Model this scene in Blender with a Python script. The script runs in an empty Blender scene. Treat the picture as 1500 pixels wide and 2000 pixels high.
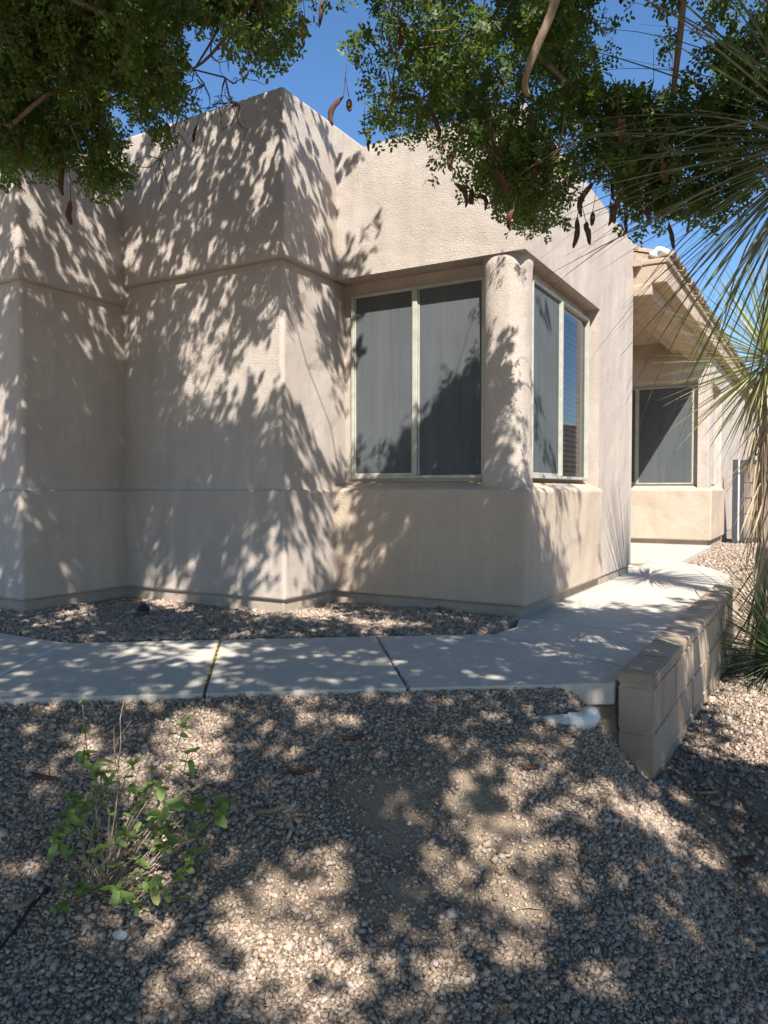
import bpy, bmesh, math, random
import numpy as np
from mathutils import Vector, Matrix, Quaternion

R = math.radians
rng = np.random.default_rng(7)
random.seed(7)
sc = bpy.context.scene
COL = sc.collection

# ------------------------------------------------------------------ camera, sky, sun, exposure
EYE = 0.86
F = 1480.0
HOR = 956.0
cam_d = bpy.data.cameras.new('camera')
cam = bpy.data.objects.new('camera', cam_d)
COL.objects.link(cam)
cam.location = (0, 0, EYE)
cam.rotation_euler = (R(90 - 1.7), 0, 0)
cam_d.sensor_fit = 'VERTICAL'
cam_d.sensor_height = 24.0
cam_d.lens = 24.0 * F / 2000.0
cam_d.clip_start = 0.05
cam_d.clip_end = 2000
sc.camera = cam

SUN_T = np.array([-0.15, 0.924, -1.0])          # the way the sunlight travels
SUN_T = SUN_T / np.linalg.norm(SUN_T)
elev = math.asin(-SUN_T[2])
azim = math.atan2(-SUN_T[0], -SUN_T[1])
w = bpy.data.worlds.new('World')
sc.world = w
w.use_nodes = True
nt = w.node_tree
sky = nt.nodes.new('ShaderNodeTexSky')
sky.sky_type = 'NISHITA'
sky.sun_disc = False
sky.sun_elevation = elev
sky.sun_rotation = azim
sky.air_density = 1.0
sky.dust_density = 0.05
sky.ozone_density = 3.5
sky.altitude = 800
bgn = nt.nodes['Background']
bgn.inputs['Strength'].default_value = 0.100
hs = nt.nodes.new('ShaderNodeHueSaturation')
hs.inputs['Saturation'].default_value = 1.13
nt.links.new(sky.outputs[0], hs.inputs['Color'])
nt.links.new(hs.outputs[0], bgn.inputs[0])

sun_d = bpy.data.lights.new('sun', 'SUN')
sun_d.energy = 5.0
sun_d.angle = R(0.53)
sun_d.color = (1.0, 0.965, 0.91)
sun = bpy.data.objects.new('sun', sun_d)
COL.objects.link(sun)
sun.rotation_euler = Vector(-SUN_T).to_track_quat('Z', 'Y').to_euler()
sun.location = (0, -6, 9)

vs = sc.view_settings
vs.view_transform = 'Standard'
vs.look = 'None'
vs.exposure = 1.02
vs.gamma = 1.0
sc.cycles.max_bounces = 5
sc.cycles.diffuse_bounces = 3
sc.cycles.transmission_bounces = 4
sc.cycles.transparent_max_bounces = 8

# ------------------------------------------------------------------ helpers
def smooth(a, b, x):
    t = np.clip((np.asarray(x, float) - a) / (b - a), 0, 1)
    return t * t * (3 - 2 * t)

def px(x, y, Y):
    """world point at depth Y that stands at photograph pixel x, y"""
    return Vector(((x - 750) * Y / F, Y, EYE + (HOR - y) * Y / F))

def tag(o, label=None, cat=None, group=None, kind=None):
    if label: o['label'] = label
    if cat: o['category'] = cat
    if group: o['group'] = group
    if kind: o['kind'] = kind
    return o

def link(name, me, mat=None, parent=None, smooth_shade=False):
    o = bpy.data.objects.new(name, me)
    COL.objects.link(o)
    if mat is not None and len(me.materials) == 0:
        me.materials.append(mat)
    if parent is not None:
        o.parent = parent
    if smooth_shade:
        me.polygons.foreach_set('use_smooth', np.ones(len(me.polygons), bool))
    return o

def empty(name, loc=(0, 0, 0), rz=0):
    o = bpy.data.objects.new(name, None)
    COL.objects.link(o)
    o.location = loc
    o.rotation_euler = (0, 0, rz)
    o.empty_display_size = 0.2
    return o

def bm_mesh(bm, name):
    me = bpy.data.meshes.new(name)
    bm.to_mesh(me)
    bm.free()
    return me

def np_mesh(name, verts, faces, mats=()):
    """verts (n,3), faces (m,k) all the same k"""
    me = bpy.data.meshes.new(name)
    verts = np.asarray(verts, np.float32)
    faces = np.asarray(faces, np.int32)
    n, k = faces.shape
    me.vertices.add(len(verts))
    me.vertices.foreach_set('co', verts.ravel())
    me.loops.add(n * k)
    me.loops.foreach_set('vertex_index', faces.ravel())
    me.polygons.add(n)
    me.polygons.foreach_set('loop_start', np.arange(0, n * k, k, dtype=np.int32))
    me.polygons.foreach_set('loop_total', np.full(n, k, np.int32))
    me.update(calc_edges=True)
    for m in mats:
        me.materials.append(m)
    return me

def box_bm(x0, x1, y0, y1, z0, z1, bm=None):
    bm = bm or bmesh.new()
    v = [bm.verts.new(p) for p in ((x0, y0, z0), (x1, y0, z0), (x1, y1, z0), (x0, y1, z0),
                                   (x0, y0, z1), (x1, y0, z1), (x1, y1, z1), (x0, y1, z1))]
    for f in ((0, 3, 2, 1), (4, 5, 6, 7), (0, 1, 5, 4), (1, 2, 6, 5), (2, 3, 7, 6), (3, 0, 4, 7)):
        bm.faces.new([v[i] for i in f])
    return bm

def bevel(o, width, seg=3, ang=35):
    m = o.modifiers.new('bevel', 'BEVEL')
    m.width = width
    m.segments = seg
    m.limit_method = 'ANGLE'
    m.angle_limit = R(ang)
    m.harden_normals = False
    o.data.polygons.foreach_set('use_smooth', np.ones(len(o.data.polygons), bool))
    m2 = o.modifiers.new('wn', 'WEIGHTED_NORMAL')
    m2.keep_sharp = True
    return o

def box(name, x0, x1, y0, y1, z0, z1, mat, parent=None, bev=0.0, seg=2):
    o = link(name, bm_mesh(box_bm(x0, x1, y0, y1, z0, z1), name), mat, parent)
    if bev:
        bevel(o, bev, seg)
    return o

def prism(name, pts, z0, z1, mat, parent=None, bev=0.0, seg=2):
    bm = bmesh.new()
    lo = [bm.verts.new((p[0], p[1], z0)) for p in pts]
    hi = [bm.verts.new((p[0], p[1], z1)) for p in pts]
    n = len(pts)
    bm.faces.new(lo[::-1]); bm.faces.new(hi)
    for i in range(n):
        bm.faces.new((lo[i], lo[(i + 1) % n], hi[(i + 1) % n], hi[i]))
    bmesh.ops.recalc_face_normals(bm, faces=bm.faces)
    o = link(name, bm_mesh(bm, name), mat, parent)
    if bev:
        bevel(o, bev, seg)
    return o

def tube_into(V, Fc, pts, rad, sides=6, cap=True):
    """append a tube along pts with radii rad to vertex / quad lists"""
    pts = [Vector(p) for p in pts]
    base = len(V)
    n = len(pts)
    up = None
    for i, p in enumerate(pts):
        t = (pts[min(i + 1, n - 1)] - pts[max(i - 1, 0)])
        if t.length < 1e-7: t = Vector((0, 0, 1))
        t.normalize()
        if up is None:
            up = t.orthogonal().normalized()
        up = (up - t * up.dot(t))
        if up.length < 1e-5: up = t.orthogonal()
        up.normalize()
        s = t.cross(up)
        for k in range(sides):
            a = 2 * math.pi * k / sides
            V.append(p + (up * math.cos(a) + s * math.sin(a)) * rad[i])
    for i in range(n - 1):
        for k in range(sides):
            a = base + i * sides + k
            b = base + i * sides + (k + 1) % sides
            Fc.append((a, b, b + sides, a + sides))
    if cap and sides == 4:
        Fc.append(tuple(base + k for k in range(4))[::-1])
        Fc.append(tuple(base + (n - 1) * sides + k for k in range(4)))
    elif cap:
        for ring, rev in ((0, True), (n - 1, False)):
            c = len(V)
            V.append(pts[ring])
            for k in range(0, sides):
                a = base + ring * sides + k
                b = base + ring * sides + (k + 1) % sides
                Fc.append((a, c, c, b) if False else ((b, a, c, c) if rev else (a, b, c, c)))

def tube_mesh(name, pts, rad, sides=8):
    bm = bmesh.new()
    V, Fc = [], []
    tube_into(V, Fc, pts, rad, sides, cap=False)
    vs_ = [bm.verts.new(v) for v in V]
    for f in Fc:
        bm.faces.new([vs_[i] for i in f])
    bm.faces.new(vs_[:sides][::-1])
    bm.faces.new(vs_[-sides:])
    bmesh.ops.recalc_face_normals(bm, faces=bm.faces)
    return bm_mesh(bm, name)

def lathe_mesh(name, prof, seg=20):
    bm = bmesh.new()
    rings = []
    for r, z in prof:
        rings.append([bm.verts.new((r * math.cos(2 * math.pi * k / seg), r * math.sin(2 * math.pi * k / seg), z)) for k in range(seg)])
    for i in range(len(rings) - 1):
        for k in range(seg):
            bm.faces.new((rings[i][k], rings[i][(k + 1) % seg], rings[i + 1][(k + 1) % seg], rings[i + 1][k]))
    bm.faces.new(rings[0][::-1]); bm.faces.new(rings[-1])
    bmesh.ops.recalc_face_normals(bm, faces=bm.faces)
    return bm_mesh(bm, name)

def vnoise2(x, y, seed=0):
    """smooth value noise, unit cell"""
    g = np.random.default_rng(seed).random((256, 256))
    xi = np.floor(x).astype(int); yi = np.floor(y).astype(int)
    fx = x - xi; fy = y - yi
    fx = fx * fx * (3 - 2 * fx); fy = fy * fy * (3 - 2 * fy)
    xi &= 255; yi &= 255
    x1 = (xi + 1) & 255; y1 = (yi + 1) & 255
    return (g[xi, yi] * (1 - fx) + g[x1, yi] * fx) * (1 - fy) + (g[xi, y1] * (1 - fx) + g[x1, y1] * fx) * fy

# ------------------------------------------------------------------ materials
def new_mat(name, rough=0.9, spec=0.2):
    m = bpy.data.materials.new(name)
    m.use_nodes = True
    t = m.node_tree
    b = t.nodes['Principled BSDF']
    b.inputs['Roughness'].default_value = rough
    b.inputs['Specular IOR Level'].default_value = spec
    return m, t, b

def node(t, typ, **kw):
    n = t.nodes.new(typ)
    for k, v in kw.items():
        if k in n.inputs: n.inputs[k].default_value = v
        else: setattr(n, k, v)
    return n

def noise(t, scale, detail=4, rough=0.55, vec=None):
    n = node(t, 'ShaderNodeTexNoise')
    n.inputs['Scale'].default_value = scale
    n.inputs['Detail'].default_value = detail
    n.inputs['Roughness'].default_value = rough
    if vec is not None: t.links.new(vec, n.inputs['Vector'])
    return n

def ramp(t, fac, stops):
    r = node(t, 'ShaderNodeValToRGB')
    cr = r.color_ramp
    while len(cr.elements) < len(stops): cr.elements.new(0.5)
    for e, (p, c) in zip(cr.elements, stops):
        e.position = p
        e.color = (*c, 1)
    t.links.new(fac, r.inputs[0])
    return r

def mixc(t, a, b, fac, typ='MIX'):
    m = node(t, 'ShaderNodeMix', data_type='RGBA', blend_type=typ)
    for sock, v in ((m.inputs[6], a), (m.inputs[7], b)):
        if isinstance(v, tuple): sock.default_value = (*v, 1)
        else: t.links.new(v, sock)
    if isinstance(fac, float): m.inputs[0].default_value = fac
    else: t.links.new(fac, m.inputs[0])
    return m.outputs[2]

def bump(t, b, h, strength, dist, prev=None):
    n = node(t, 'ShaderNodeBump')
    n.inputs['Strength'].default_value = strength
    n.inputs['Distance'].default_value = dist
    t.links.new(h, n.inputs['Height'])
    if prev is not None: t.links.new(prev.outputs[0], n.inputs['Normal'])
    t.links.new(n.outputs[0], b.inputs['Normal'])
    return n

def coords(t, scale=(1, 1, 1)):
    c = node(t, 'ShaderNodeTexCoord')
    mp = node(t, 'ShaderNodeMapping')
    mp.inputs['Scale'].default_value = scale
    t.links.new(c.outputs['Object'], mp.inputs['Vector'])
    return mp.outputs[0]

def stucco(name, c0, c1, streak=0.34):
    m, t, b = new_mat(name, 0.95, 0.1)
    v = coords(t)
    big = noise(t, 1.3, 5, 0.6, v)
    base = ramp(t, big.outputs[0], [(0.32, c0), (0.68, c1)])
    vs_ = coords(t, (9, 9, 0.9))
    st = noise(t, 1.0, 5, 0.65, vs_)
    dirt = ramp(t, st.outputs[0], [(0.40, (0.78, 0.75, 0.72)), (0.62, (1, 1, 1))])
    c = mixc(t, base.outputs[0], dirt.outputs[0], streak, 'MULTIPLY')
    bl = noise(t, 4.5, 6, 0.7, v)
    blr = ramp(t, bl.outputs[0], [(0.36, (0.86, 0.84, 0.82)), (0.60, (1, 1, 1))])
    c = mixc(t, c, blr.outputs[0], 0.45, 'MULTIPLY')
    grain = noise(t, 160, 3, 0.6, v)
    gr = ramp(t, grain.outputs[0], [(0.3, (0.80, 0.79, 0.78)), (0.62, (1, 1, 1))])
    c = mixc(t, c, gr.outputs[0], 0.75, 'MULTIPLY')
    t.links.new(c, b.inputs['Base Color'])
    wob = noise(t, 2.2, 2, 0.5, v)
    bp0 = bump(t, b, wob.outputs[0], 0.8, 0.06)
    mid = noise(t, 18, 3, 0.5, v)
    bp1 = bump(t, b, mid.outputs[0], 0.4, 0.012, bp0)
    fine = noise(t, 140, 4, 0.6, v)
    bump(t, b, fine.outputs[0], 0.9, 0.011, bp1)
    return m

M = {}
M['stucco'] = stucco('stucco_pinkish', (0.54, 0.462, 0.395), (0.595, 0.515, 0.445))
M['stucco_tan'] = stucco('stucco_tan', (0.545, 0.437, 0.335), (0.595, 0.482, 0.375), 0.25)
M['stucco_trim'] = stucco('stucco_trim', (0.50, 0.39, 0.285), (0.55, 0.43, 0.32), 0.2)

def concrete(name, c0, c1, cs=0.3, fine=90, bd=0.004):
    m, t, b = new_mat(name, 0.88, 0.2)
    v = coords(t)
    n1 = noise(t, 2.4, 6, 0.65, v)
    base = ramp(t, n1.outputs[0], [(0.3, c0), (0.7, c1)])
    n2 = noise(t, 60, 4, 0.7, v)
    sp = ramp(t, n2.outputs[0], [(0.32, (0.72, 0.7, 0.68)), (0.55, (1, 1, 1))])
    c = mixc(t, base.outputs[0], sp.outputs[0], cs, 'MULTIPLY')
    n4 = noise(t, 7, 7, 0.75, v)
    st = ramp(t, n4.outputs[0], [(0.34, (0.74, 0.73, 0.71)), (0.56, (1, 1, 1))])
    c = mixc(t, c, st.outputs[0], 0.5, 'MULTIPLY')
    t.links.new(c, b.inputs['Base Color'])
    n3 = noise(t, fine, 4, 0.6, v)
    bump(t, b, n3.outputs[0], 0.5, bd)
    return m
M['walk'] = concrete('walk_concrete', (0.475, 0.425, 0.355), (0.535, 0.485, 0.41), 0.3)
M['stem'] = concrete('stem_concrete', (0.33, 0.27, 0.215), (0.43, 0.355, 0.285), 0.5)
M['mortar'] = concrete('mortar', (0.36, 0.30, 0.24), (0.44, 0.37, 0.30), 0.4)

def block_mat():
    m, t, b = new_mat('tan_block', 0.93, 0.12)
    v = coords(t)
    oi = node(t, 'ShaderNodeObjectInfo')
    base = ramp(t, oi.outputs['Random'], [(0.0, (0.42, 0.32, 0.225)), (0.5, (0.47, 0.365, 0.262)), (1.0, (0.51, 0.41, 0.305))])
    n1 = noise(t, 7, 5, 0.65, v)
    st = ramp(t, n1.outputs[0], [(0.35, (0.72, 0.70, 0.68)), (0.6, (1, 1, 1))])
    c = mixc(t, base.outputs[0], st.outputs[0], 0.5, 'MULTIPLY')
    n2 = noise(t, 170, 3, 0.7, v)
    sp = ramp(t, n2.outputs[0], [(0.35, (0.62, 0.6, 0.58)), (0.52, (1, 1, 1))])
    c = mixc(t, c, sp.outputs[0], 0.55, 'MULTIPLY')
    t.links.new(c, b.inputs['Base Color'])
    bump(t, b, n2.outputs[0], 0.8, 0.005)
    return m
M['block'] = block_mat()

def island_mat(name, stops, rough=0.9, spec=0.2, speck=0.35, bscale=120):
    m, t, b = new_mat(name, rough, spec)
    g = node(t, 'ShaderNodeNewGeometry')
    base = ramp(t, g.outputs['Random Per Island'], stops)
    v = coords(t)
    n = noise(t, 200, 3, 0.7, v)
    sp = ramp(t, n.outputs[0], [(0.3, (0.6, 0.58, 0.56)), (0.55, (1, 1, 1))])
    c = mixc(t, base.outputs[0], sp.outputs[0], speck, 'MULTIPLY')
    t.links.new(c, b.inputs['Base Color'])
    bump(t, b, n.outputs[0], 0.5, 0.003)
    return m
M['gravel'] = island_mat('gravel_stones', [(0.0, (0.18, 0.135, 0.10)), (0.2, (0.29, 0.222, 0.168)), (0.4, (0.35, 0.265, 0.20)),
                                           (0.6, (0.395, 0.297, 0.225)), (0.8, (0.43, 0.33, 0.255)), (0.95, (0.45, 0.365, 0.29)), (1.0, (0.54, 0.47, 0.39))])

def dirt_mat():
    m, t, b = new_mat('dirt', 0.97, 0.05)
    v = coords(t)
    n1 = noise(t, 3.0, 6, 0.65, v)
    base = ramp(t, n1.outputs[0], [(0.3, (0.31, 0.235, 0.165)), (0.7, (0.43, 0.335, 0.245))])
    n2 = noise(t, 90, 5, 0.75, v)
    sp = ramp(t, n2.outputs[0], [(0.35, (0.55, 0.52, 0.5)), (0.6, (1.1, 1.08, 1.05))])
    c = mixc(t, base.outputs[0], sp.outputs[0], 0.7, 'MULTIPLY')
    t.links.new(c, b.inputs['Base Color'])
    bump(t, b, n2.outputs[0], 0.9, 0.02)
    return m
M['dirt'] = dirt_mat()

def leaf_mat(name, stops, trans=0.3, tcol=(0.25, 0.38, 0.04), rough=0.5, spec=0.35, island=True):
    m, t, b = new_mat(name, rough, spec)
    if island:
        g = node(t, 'ShaderNodeNewGeometry'); fac = g.outputs['Random Per Island']
    else:
        g = node(t, 'ShaderNodeObjectInfo'); fac = g.outputs['Random']
    base = ramp(t, fac, stops)
    t.links.new(base.outputs[0], b.inputs['Base Color'])
    tr = node(t, 'ShaderNodeBsdfTranslucent')
    tr.inputs[0].default_value = (*tcol, 1)
    mx = node(t, 'ShaderNodeMixShader')
    mx.inputs[0].default_value = trans
    out = t.nodes['Material Output']
    t.links.new(b.outputs[0], mx.inputs[1]); t.links.new(tr.outputs[0], mx.inputs[2])
    t.links.new(mx.outputs[0], out.inputs['Surface'])
    return m
M['leaf'] = leaf_mat('tree_leaflets', [(0.0, (0.038, 0.066, 0.015)), (0.5, (0.058, 0.098, 0.022)), (0.92, (0.085, 0.135, 0.032)), (1.0, (0.20, 0.21, 0.05))], 0.30, (0.24, 0.34, 0.035))
M['shrub_leaf'] = leaf_mat('shrub_leaf', [(0.0, (0.13, 0.19, 0.055)), (0.6, (0.20, 0.28, 0.08)), (0.9, (0.27, 0.35, 0.11)), (1.0, (0.38, 0.36, 0.12))], 0.35, (0.36, 0.52, 0.10), 0.6, 0.25, False)
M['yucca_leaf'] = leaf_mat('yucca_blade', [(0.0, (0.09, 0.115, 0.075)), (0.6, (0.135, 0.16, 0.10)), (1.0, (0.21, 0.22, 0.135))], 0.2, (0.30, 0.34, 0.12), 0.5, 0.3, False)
M['yucca_lit'] = leaf_mat('yucca_blade_sunlit', [(0.0, (0.23, 0.25, 0.11)), (0.6, (0.36, 0.36, 0.16)), (1.0, (0.48, 0.44, 0.25))], 0.25, (0.42, 0.46, 0.14), 0.5, 0.3, False)  # lit version of the blade material: full sun put into its paler, yellower colour
M['yucca_young'] = leaf_mat('yucca_blade_young', [(0.0, (0.09, 0.14, 0.075)), (0.6, (0.14, 0.20, 0.10)), (1.0, (0.22, 0.28, 0.13))], 0.2, (0.22, 0.32, 0.10), 0.5, 0.3, False)
M['dead_leaf'] = leaf_mat('dead_yucca_blade', [(0.0, (0.20, 0.145, 0.085)), (0.6, (0.33, 0.25, 0.15)), (1.0, (0.45, 0.36, 0.23))], 0.12, (0.45, 0.33, 0.16), 0.7, 0.2, False)
M['litter'] = leaf_mat('leaf_litter', [(0.0, (0.40, 0.27, 0.05)), (0.5, (0.50, 0.36, 0.09)), (0.8, (0.36, 0.22, 0.08)), (1.0, (0.22, 0.28, 0.05))], 0.2, (0.5, 0.4, 0.1), 0.7, 0.2)

def bark_mat(name, c0, c1, sc_=(30, 30, 6)):
    m, t, b = new_mat(name, 0.9, 0.15)
    v = coords(t, sc_)
    n = noise(t, 1.0, 5, 0.65, v)
    r = ramp(t, n.outputs[0], [(0.3, c0), (0.7, c1)])
    t.links.new(r.outputs[0], b.inputs['Base Color'])
    bump(t, b, n.outputs[0], 0.8, 0.01)
    return m
M['bark'] = bark_mat('bark', (0.15, 0.105, 0.075), (0.33, 0.255, 0.195))
M['twig'] = bark_mat('twig_bark', (0.13, 0.085, 0.055), (0.24, 0.17, 0.12), (60, 60, 60))
M['shrub_stem'] = bark_mat('shrub_stem', (0.17, 0.125, 0.08), (0.40, 0.32, 0.235), (60, 60, 60))
M['pod'] = bark_mat('seed_pod', (0.070, 0.034, 0.024), (0.135, 0.068, 0.046), (50, 50, 25))
M['dry_pod'] = bark_mat('dry_pod', (0.20, 0.13, 0.075), (0.38, 0.29, 0.19), (60, 60, 60))
M['wood'] = bark_mat('weathered_wood', (0.13, 0.10, 0.078), (0.33, 0.27, 0.22), (14, 14, 1.2))

def plain(name, col, rough=0.5, spec=0.4, metal=0.0, var=0.15):
    m, t, b = new_mat(name, rough, spec)
    v = coords(t)
    n = noise(t, 14, 4, 0.6, v)
    lo = tuple(c * (1 - var) for c in col); hi = tuple(min(1, c * (1 + var)) for c in col)
    r = ramp(t, n.outputs[0], [(0.3, lo), (0.7, hi)])
    t.links.new(r.outputs[0], b.inputs['Base Color'])
    b.inputs['Metallic'].default_value = metal
    return m
M['frame'] = plain('window_frame', (0.40, 0.385, 0.325), 0.5, 0.4)
M['pvc'] = plain('pvc_white', (0.55, 0.54, 0.50), 0.5, 0.3, 0, 0.25)
M['blue_plastic'] = plain('dark_blue_plastic', (0.022, 0.028, 0.05), 0.45, 0.4)
M['hose'] = plain('black_tubing', (0.02, 0.02, 0.022), 0.55, 0.3)
M['gate_metal'] = plain('gate_metal', (0.05, 0.053, 0.06), 0.5, 0.4)
M['blind'] = plain('blind_slat', (0.66, 0.58, 0.47), 0.55, 0.3, 0, 0.04)
M['tile'] = plain('clay_tile', (0.43, 0.33, 0.25), 0.9, 0.1, 0, 0.3)
M['flash'] = plain('white_mortar', (0.78, 0.77, 0.74), 0.9, 0.1, 0, 0.08)
M['room'] = plain('room_interior', (0.30, 0.27, 0.23), 0.9, 0.1)
M['filler'] = plain('joint_filler', (0.62, 0.60, 0.56), 0.9, 0.1)

def screen_mat():
    m, t, b = new_mat('solar_screen', 0.85, 0.06)
    v = coords(t, (14, 14, 0.7))
    n = noise(t, 1.0, 5, 0.7, v)
    r = ramp(t, n.outputs[0], [(0.3, (0.090, 0.098, 0.102)), (0.7, (0.118, 0.127, 0.130))])
    v2 = coords(t)
    n2 = noise(t, 45, 3, 0.6, v2)
    r2 = ramp(t, n2.outputs[0], [(0.25, (0.55, 0.55, 0.55)), (0.36, (1, 1, 1))])
    n3 = noise(t, 2.0, 3, 0.5, v2)
    r3 = ramp(t, n3.outputs[0], [(0.3, (0.86, 0.86, 0.86)), (0.7, (1.0, 1.0, 1.0))])
    c = mixc(t, r.outputs[0], r2.outputs[0], 0.4, 'MULTIPLY')
    c = mixc(t, c, r3.outputs[0], 1.0, 'MULTIPLY')
    t.links.new(c, b.inputs['Base Color'])
    wv = node(t, 'ShaderNodeTexWave'); wv.inputs['Scale'].default_value = 180; wv.bands_direction = 'Z'
    t.links.new(v2, wv.inputs['Vector'])
    b1 = bump(t, b, n3.outputs[0], 0.15, 0.02)
    bump(t, b, wv.outputs[0], 0.2, 0.0008, b1)
    return m
M['screen'] = screen_mat()

def glass_mat():
    m = bpy.data.materials.new('window_glass')
    m.use_nodes = True
    t = m.node_tree
    t.nodes.remove(t.nodes['Principled BSDF'])
    tr = node(t, 'ShaderNodeBsdfTransparent'); tr.inputs[0].default_value = (0.86, 0.90, 0.89, 1)
    gl = node(t, 'ShaderNodeBsdfGlossy'); gl.inputs['Roughness'].default_value = 0.015
    gl.inputs[0].default_value = (0.95, 0.97, 1, 1)
    fr = node(t, 'ShaderNodeFresnel'); fr.inputs[0].default_value = 1.42
    v = coords(t)
    n = noise(t, 1.2, 2, 0.5, v)
    bp = node(t, 'ShaderNodeBump'); bp.inputs['Strength'].default_value = 0.05; bp.inputs['Distance'].default_value = 0.02
    t.links.new(n.outputs[0], bp.inputs['Height']); t.links.new(bp.outputs[0], gl.inputs['Normal'])
    mx = node(t, 'ShaderNodeMixShader')
    t.links.new(fr.outputs[0], mx.inputs[0]); t.links.new(tr.outputs[0], mx.inputs[1]); t.links.new(gl.outputs[0], mx.inputs[2])
    t.links.new(mx.outputs[0], t.nodes['Material Output'].inputs['Surface'])
    return m
M['glass'] = glass_mat()

# ------------------------------------------------------------------ house frame of reference
P4 = np.array([0.923, 5.06])
ROT = R(-30)
U = np.array([math.cos(ROT), math.sin(ROT)])
V_ = np.array([-math.sin(ROT), math.cos(ROT)])
def h2w(a, b):
    return P4 + U * a + V_ * b
def w2h(x, y):
    dx, dy = np.asarray(x) - P4[0], np.asarray(y) - P4[1]
    return dx * U[0] + dy * U[1], dx * V_[0] + dy * V_[1]

# ------------------------------------------------------------------ ground
WALL_A0, WALL_A1, WALL_B0, WALL_B1 = 0.96, 1.112, -1.43, 2.05    # block wall in house frame
def front_edge(x):
    return 3.253 + 0.104 * np.asarray(x)

def ground_z(x, y):
    x = np.asarray(x, float); y = np.asarray(y, float)
    d = front_edge(x) - y
    prof = np.interp(d, [-0.02, 0.0, 0.45, 1.05, 1.75, 3.0, 6.0], [-0.030, -0.024, -0.175, -0.44, -0.65, -0.78, -0.85])
    a, b = w2h(x, y)
    zr = np.interp(y, [0, 1.5, 2.5, 3.2, 4.5, 6.0, 6.7, 7.6, 20], [-0.86, -0.73, -0.57, -0.42, -0.48, -0.55, -0.36, -0.06, -0.04])
    S = smooth(0.75, 1.2, x - 0.577 * np.maximum(y - 3.3, 0))
    z = prof * (1 - S) + np.minimum(zr, prof + 0.4) * S
    # the raised pad that carries the walkway and the house
    pad = (d < 0) & (a < WALL_A0 + 0.07) & (b < WALL_B1)
    pad |= (b >= WALL_B1 - 0.001) & (a < 0.96)
    bed = pad & (a < 0.0) & (b < 0.2)
    z = np.where(pad, -0.07, z)
    # planting bed between walkway and house
    back = back_edge(x)
    wbed = smooth(0.0, 0.06, y - back) * (a < 0.02) * (y > 3.9)
    z = np.where(pad, z + wbed * 0.065, z)
    lump = (vnoise2(x * 3.1 + 40, y * 3.1 + 40, 3) - 0.5) * 0.035 + (vnoise2(x * 9 + 40, y * 9 + 40, 4) - 0.5) * 0.014
    z = z + np.where(pad & (wbed < 0.5), 0.0, np.where(pad, lump * 0.6, lump * np.clip(np.abs(d) / 0.2, 0.15, 1)))
    z = z + 0.034 * np.exp(-((x - 0.64) ** 2 / 0.03 + (y - 2.985) ** 2 / 0.004)) * (~pad)
    return z

BK = np.array([[-4.4, 5.75], [-1.77, 4.23], [-0.94, 4.33], [-0.045, 4.43], [0.65, 4.5], [0.80, 4.68], [0.93, 5.03]])
def back_edge(x):
    return np.interp(x, BK[:, 0], BK[:, 1])

def axis(lo, hi, step, far):
    core = np.arange(lo, hi + 1e-6, step)
    out = [core]
    s = step
    left, right = [], []
    a, b = lo, hi
    while a > -far or b < far:
        s *= 1.35
        a -= s; b += s
        if a > -far * 1.3: left.append(a)
        if b < far * 1.3: right.append(b)
    return np.concatenate([np.array(left[::-1]), core, np.array(right)])
gx = axis(-3.4, 3.6, 0.035, 400)
gy = axis(1.0, 8.0, 0.035, 400)
XX, YY = np.meshgrid(gx, gy, indexing='ij')
ZZ = ground_z(XX, YY)
nx, ny = XX.shape
idx = np.arange(nx * ny).reshape(nx, ny)
quads = np.stack([idx[:-1, :-1], idx[1:, :-1], idx[1:, 1:], idx[:-1, 1:]], -1).reshape(-1, 4)
ground = link('ground', np_mesh('ground', np.stack([XX, YY, ZZ], -1).reshape(-1, 3), quads), M['dirt'], None, True)
tag(ground, 'bare tan dirt ground beneath the gravel', 'ground', kind='structure')

# ------------------------------------------------------------------ walkway (each poured slab a piece)
walk = empty('walkway', (0, 3.8, 0))
tag(walk, 'grey concrete walkway bending round the stucco house', 'walkway', kind='structure')
def slab(pts, z1=0.0, z0=-0.10):
    pts = np.array(pts, float)
    c = pts.mean(0)
    n = len(pts)
    # shrink 4 mm for the joint
    q = []
    for i in range(n):
        p, p0, p1 = pts[i], pts[i - 1], pts[(i + 1) % n]
        e0 = (p - p0) / np.linalg.norm(p - p0); e1 = (p1 - p) / np.linalg.norm(p1 - p)
        n0 = np.array([-e0[1], e0[0]]); n1 = np.array([-e1[1], e1[0]])
        s = n0 + n1
        s = s / max(0.35, np.dot(s, s) / 2)
        if np.dot(c - p, s) < 0: s = -s
        q.append(p + s * 0.0058)
    q = [(x, y - 3.8) for x, y in q]
    return prism('slab', q, z0, z1, M['walk'], walk, 0.008, 2)
M1, M2 = np.array([-1.77, 4.23]), np.array([-1.78, 3.068])
fe = lambda x: (x, float(front_edge(x)))
wl = lambda b, a=WALL_A0 - 0.003: h2w(a, b)
slab([M1, M2, M2 - U * 3, M1 - U * 3])
slab([(-0.94, 4.33), M1 + [0.001, 0], M2 + [0.001, 0], fe(-0.76)])
slab([(-0.045, 4.43), (-0.94, 4.33), fe(-0.76), fe(0.106)])
slab([(0.65, 4.5), (-0.045, 4.43), fe(0.106), (1.028, 3.345), wl(-1.12)])
slab([(0.65, 4.5), wl(-1.12), wl(-0.19), h2w(-0.02, -0.02), (0.82, 4.72)])
slab([h2w(-0.02, -0.02), wl(-0.19), wl(1.1), h2w(-0.02, 1.1)])
slab([h2w(-0.02, 1.1), wl(1.1), wl(2.25), h2w(-0.02, 2.25)])
slab([h2w(-0.02, 2.25), wl(2.25), wl(3.4), h2w(-0.02, 3.4)])
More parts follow.
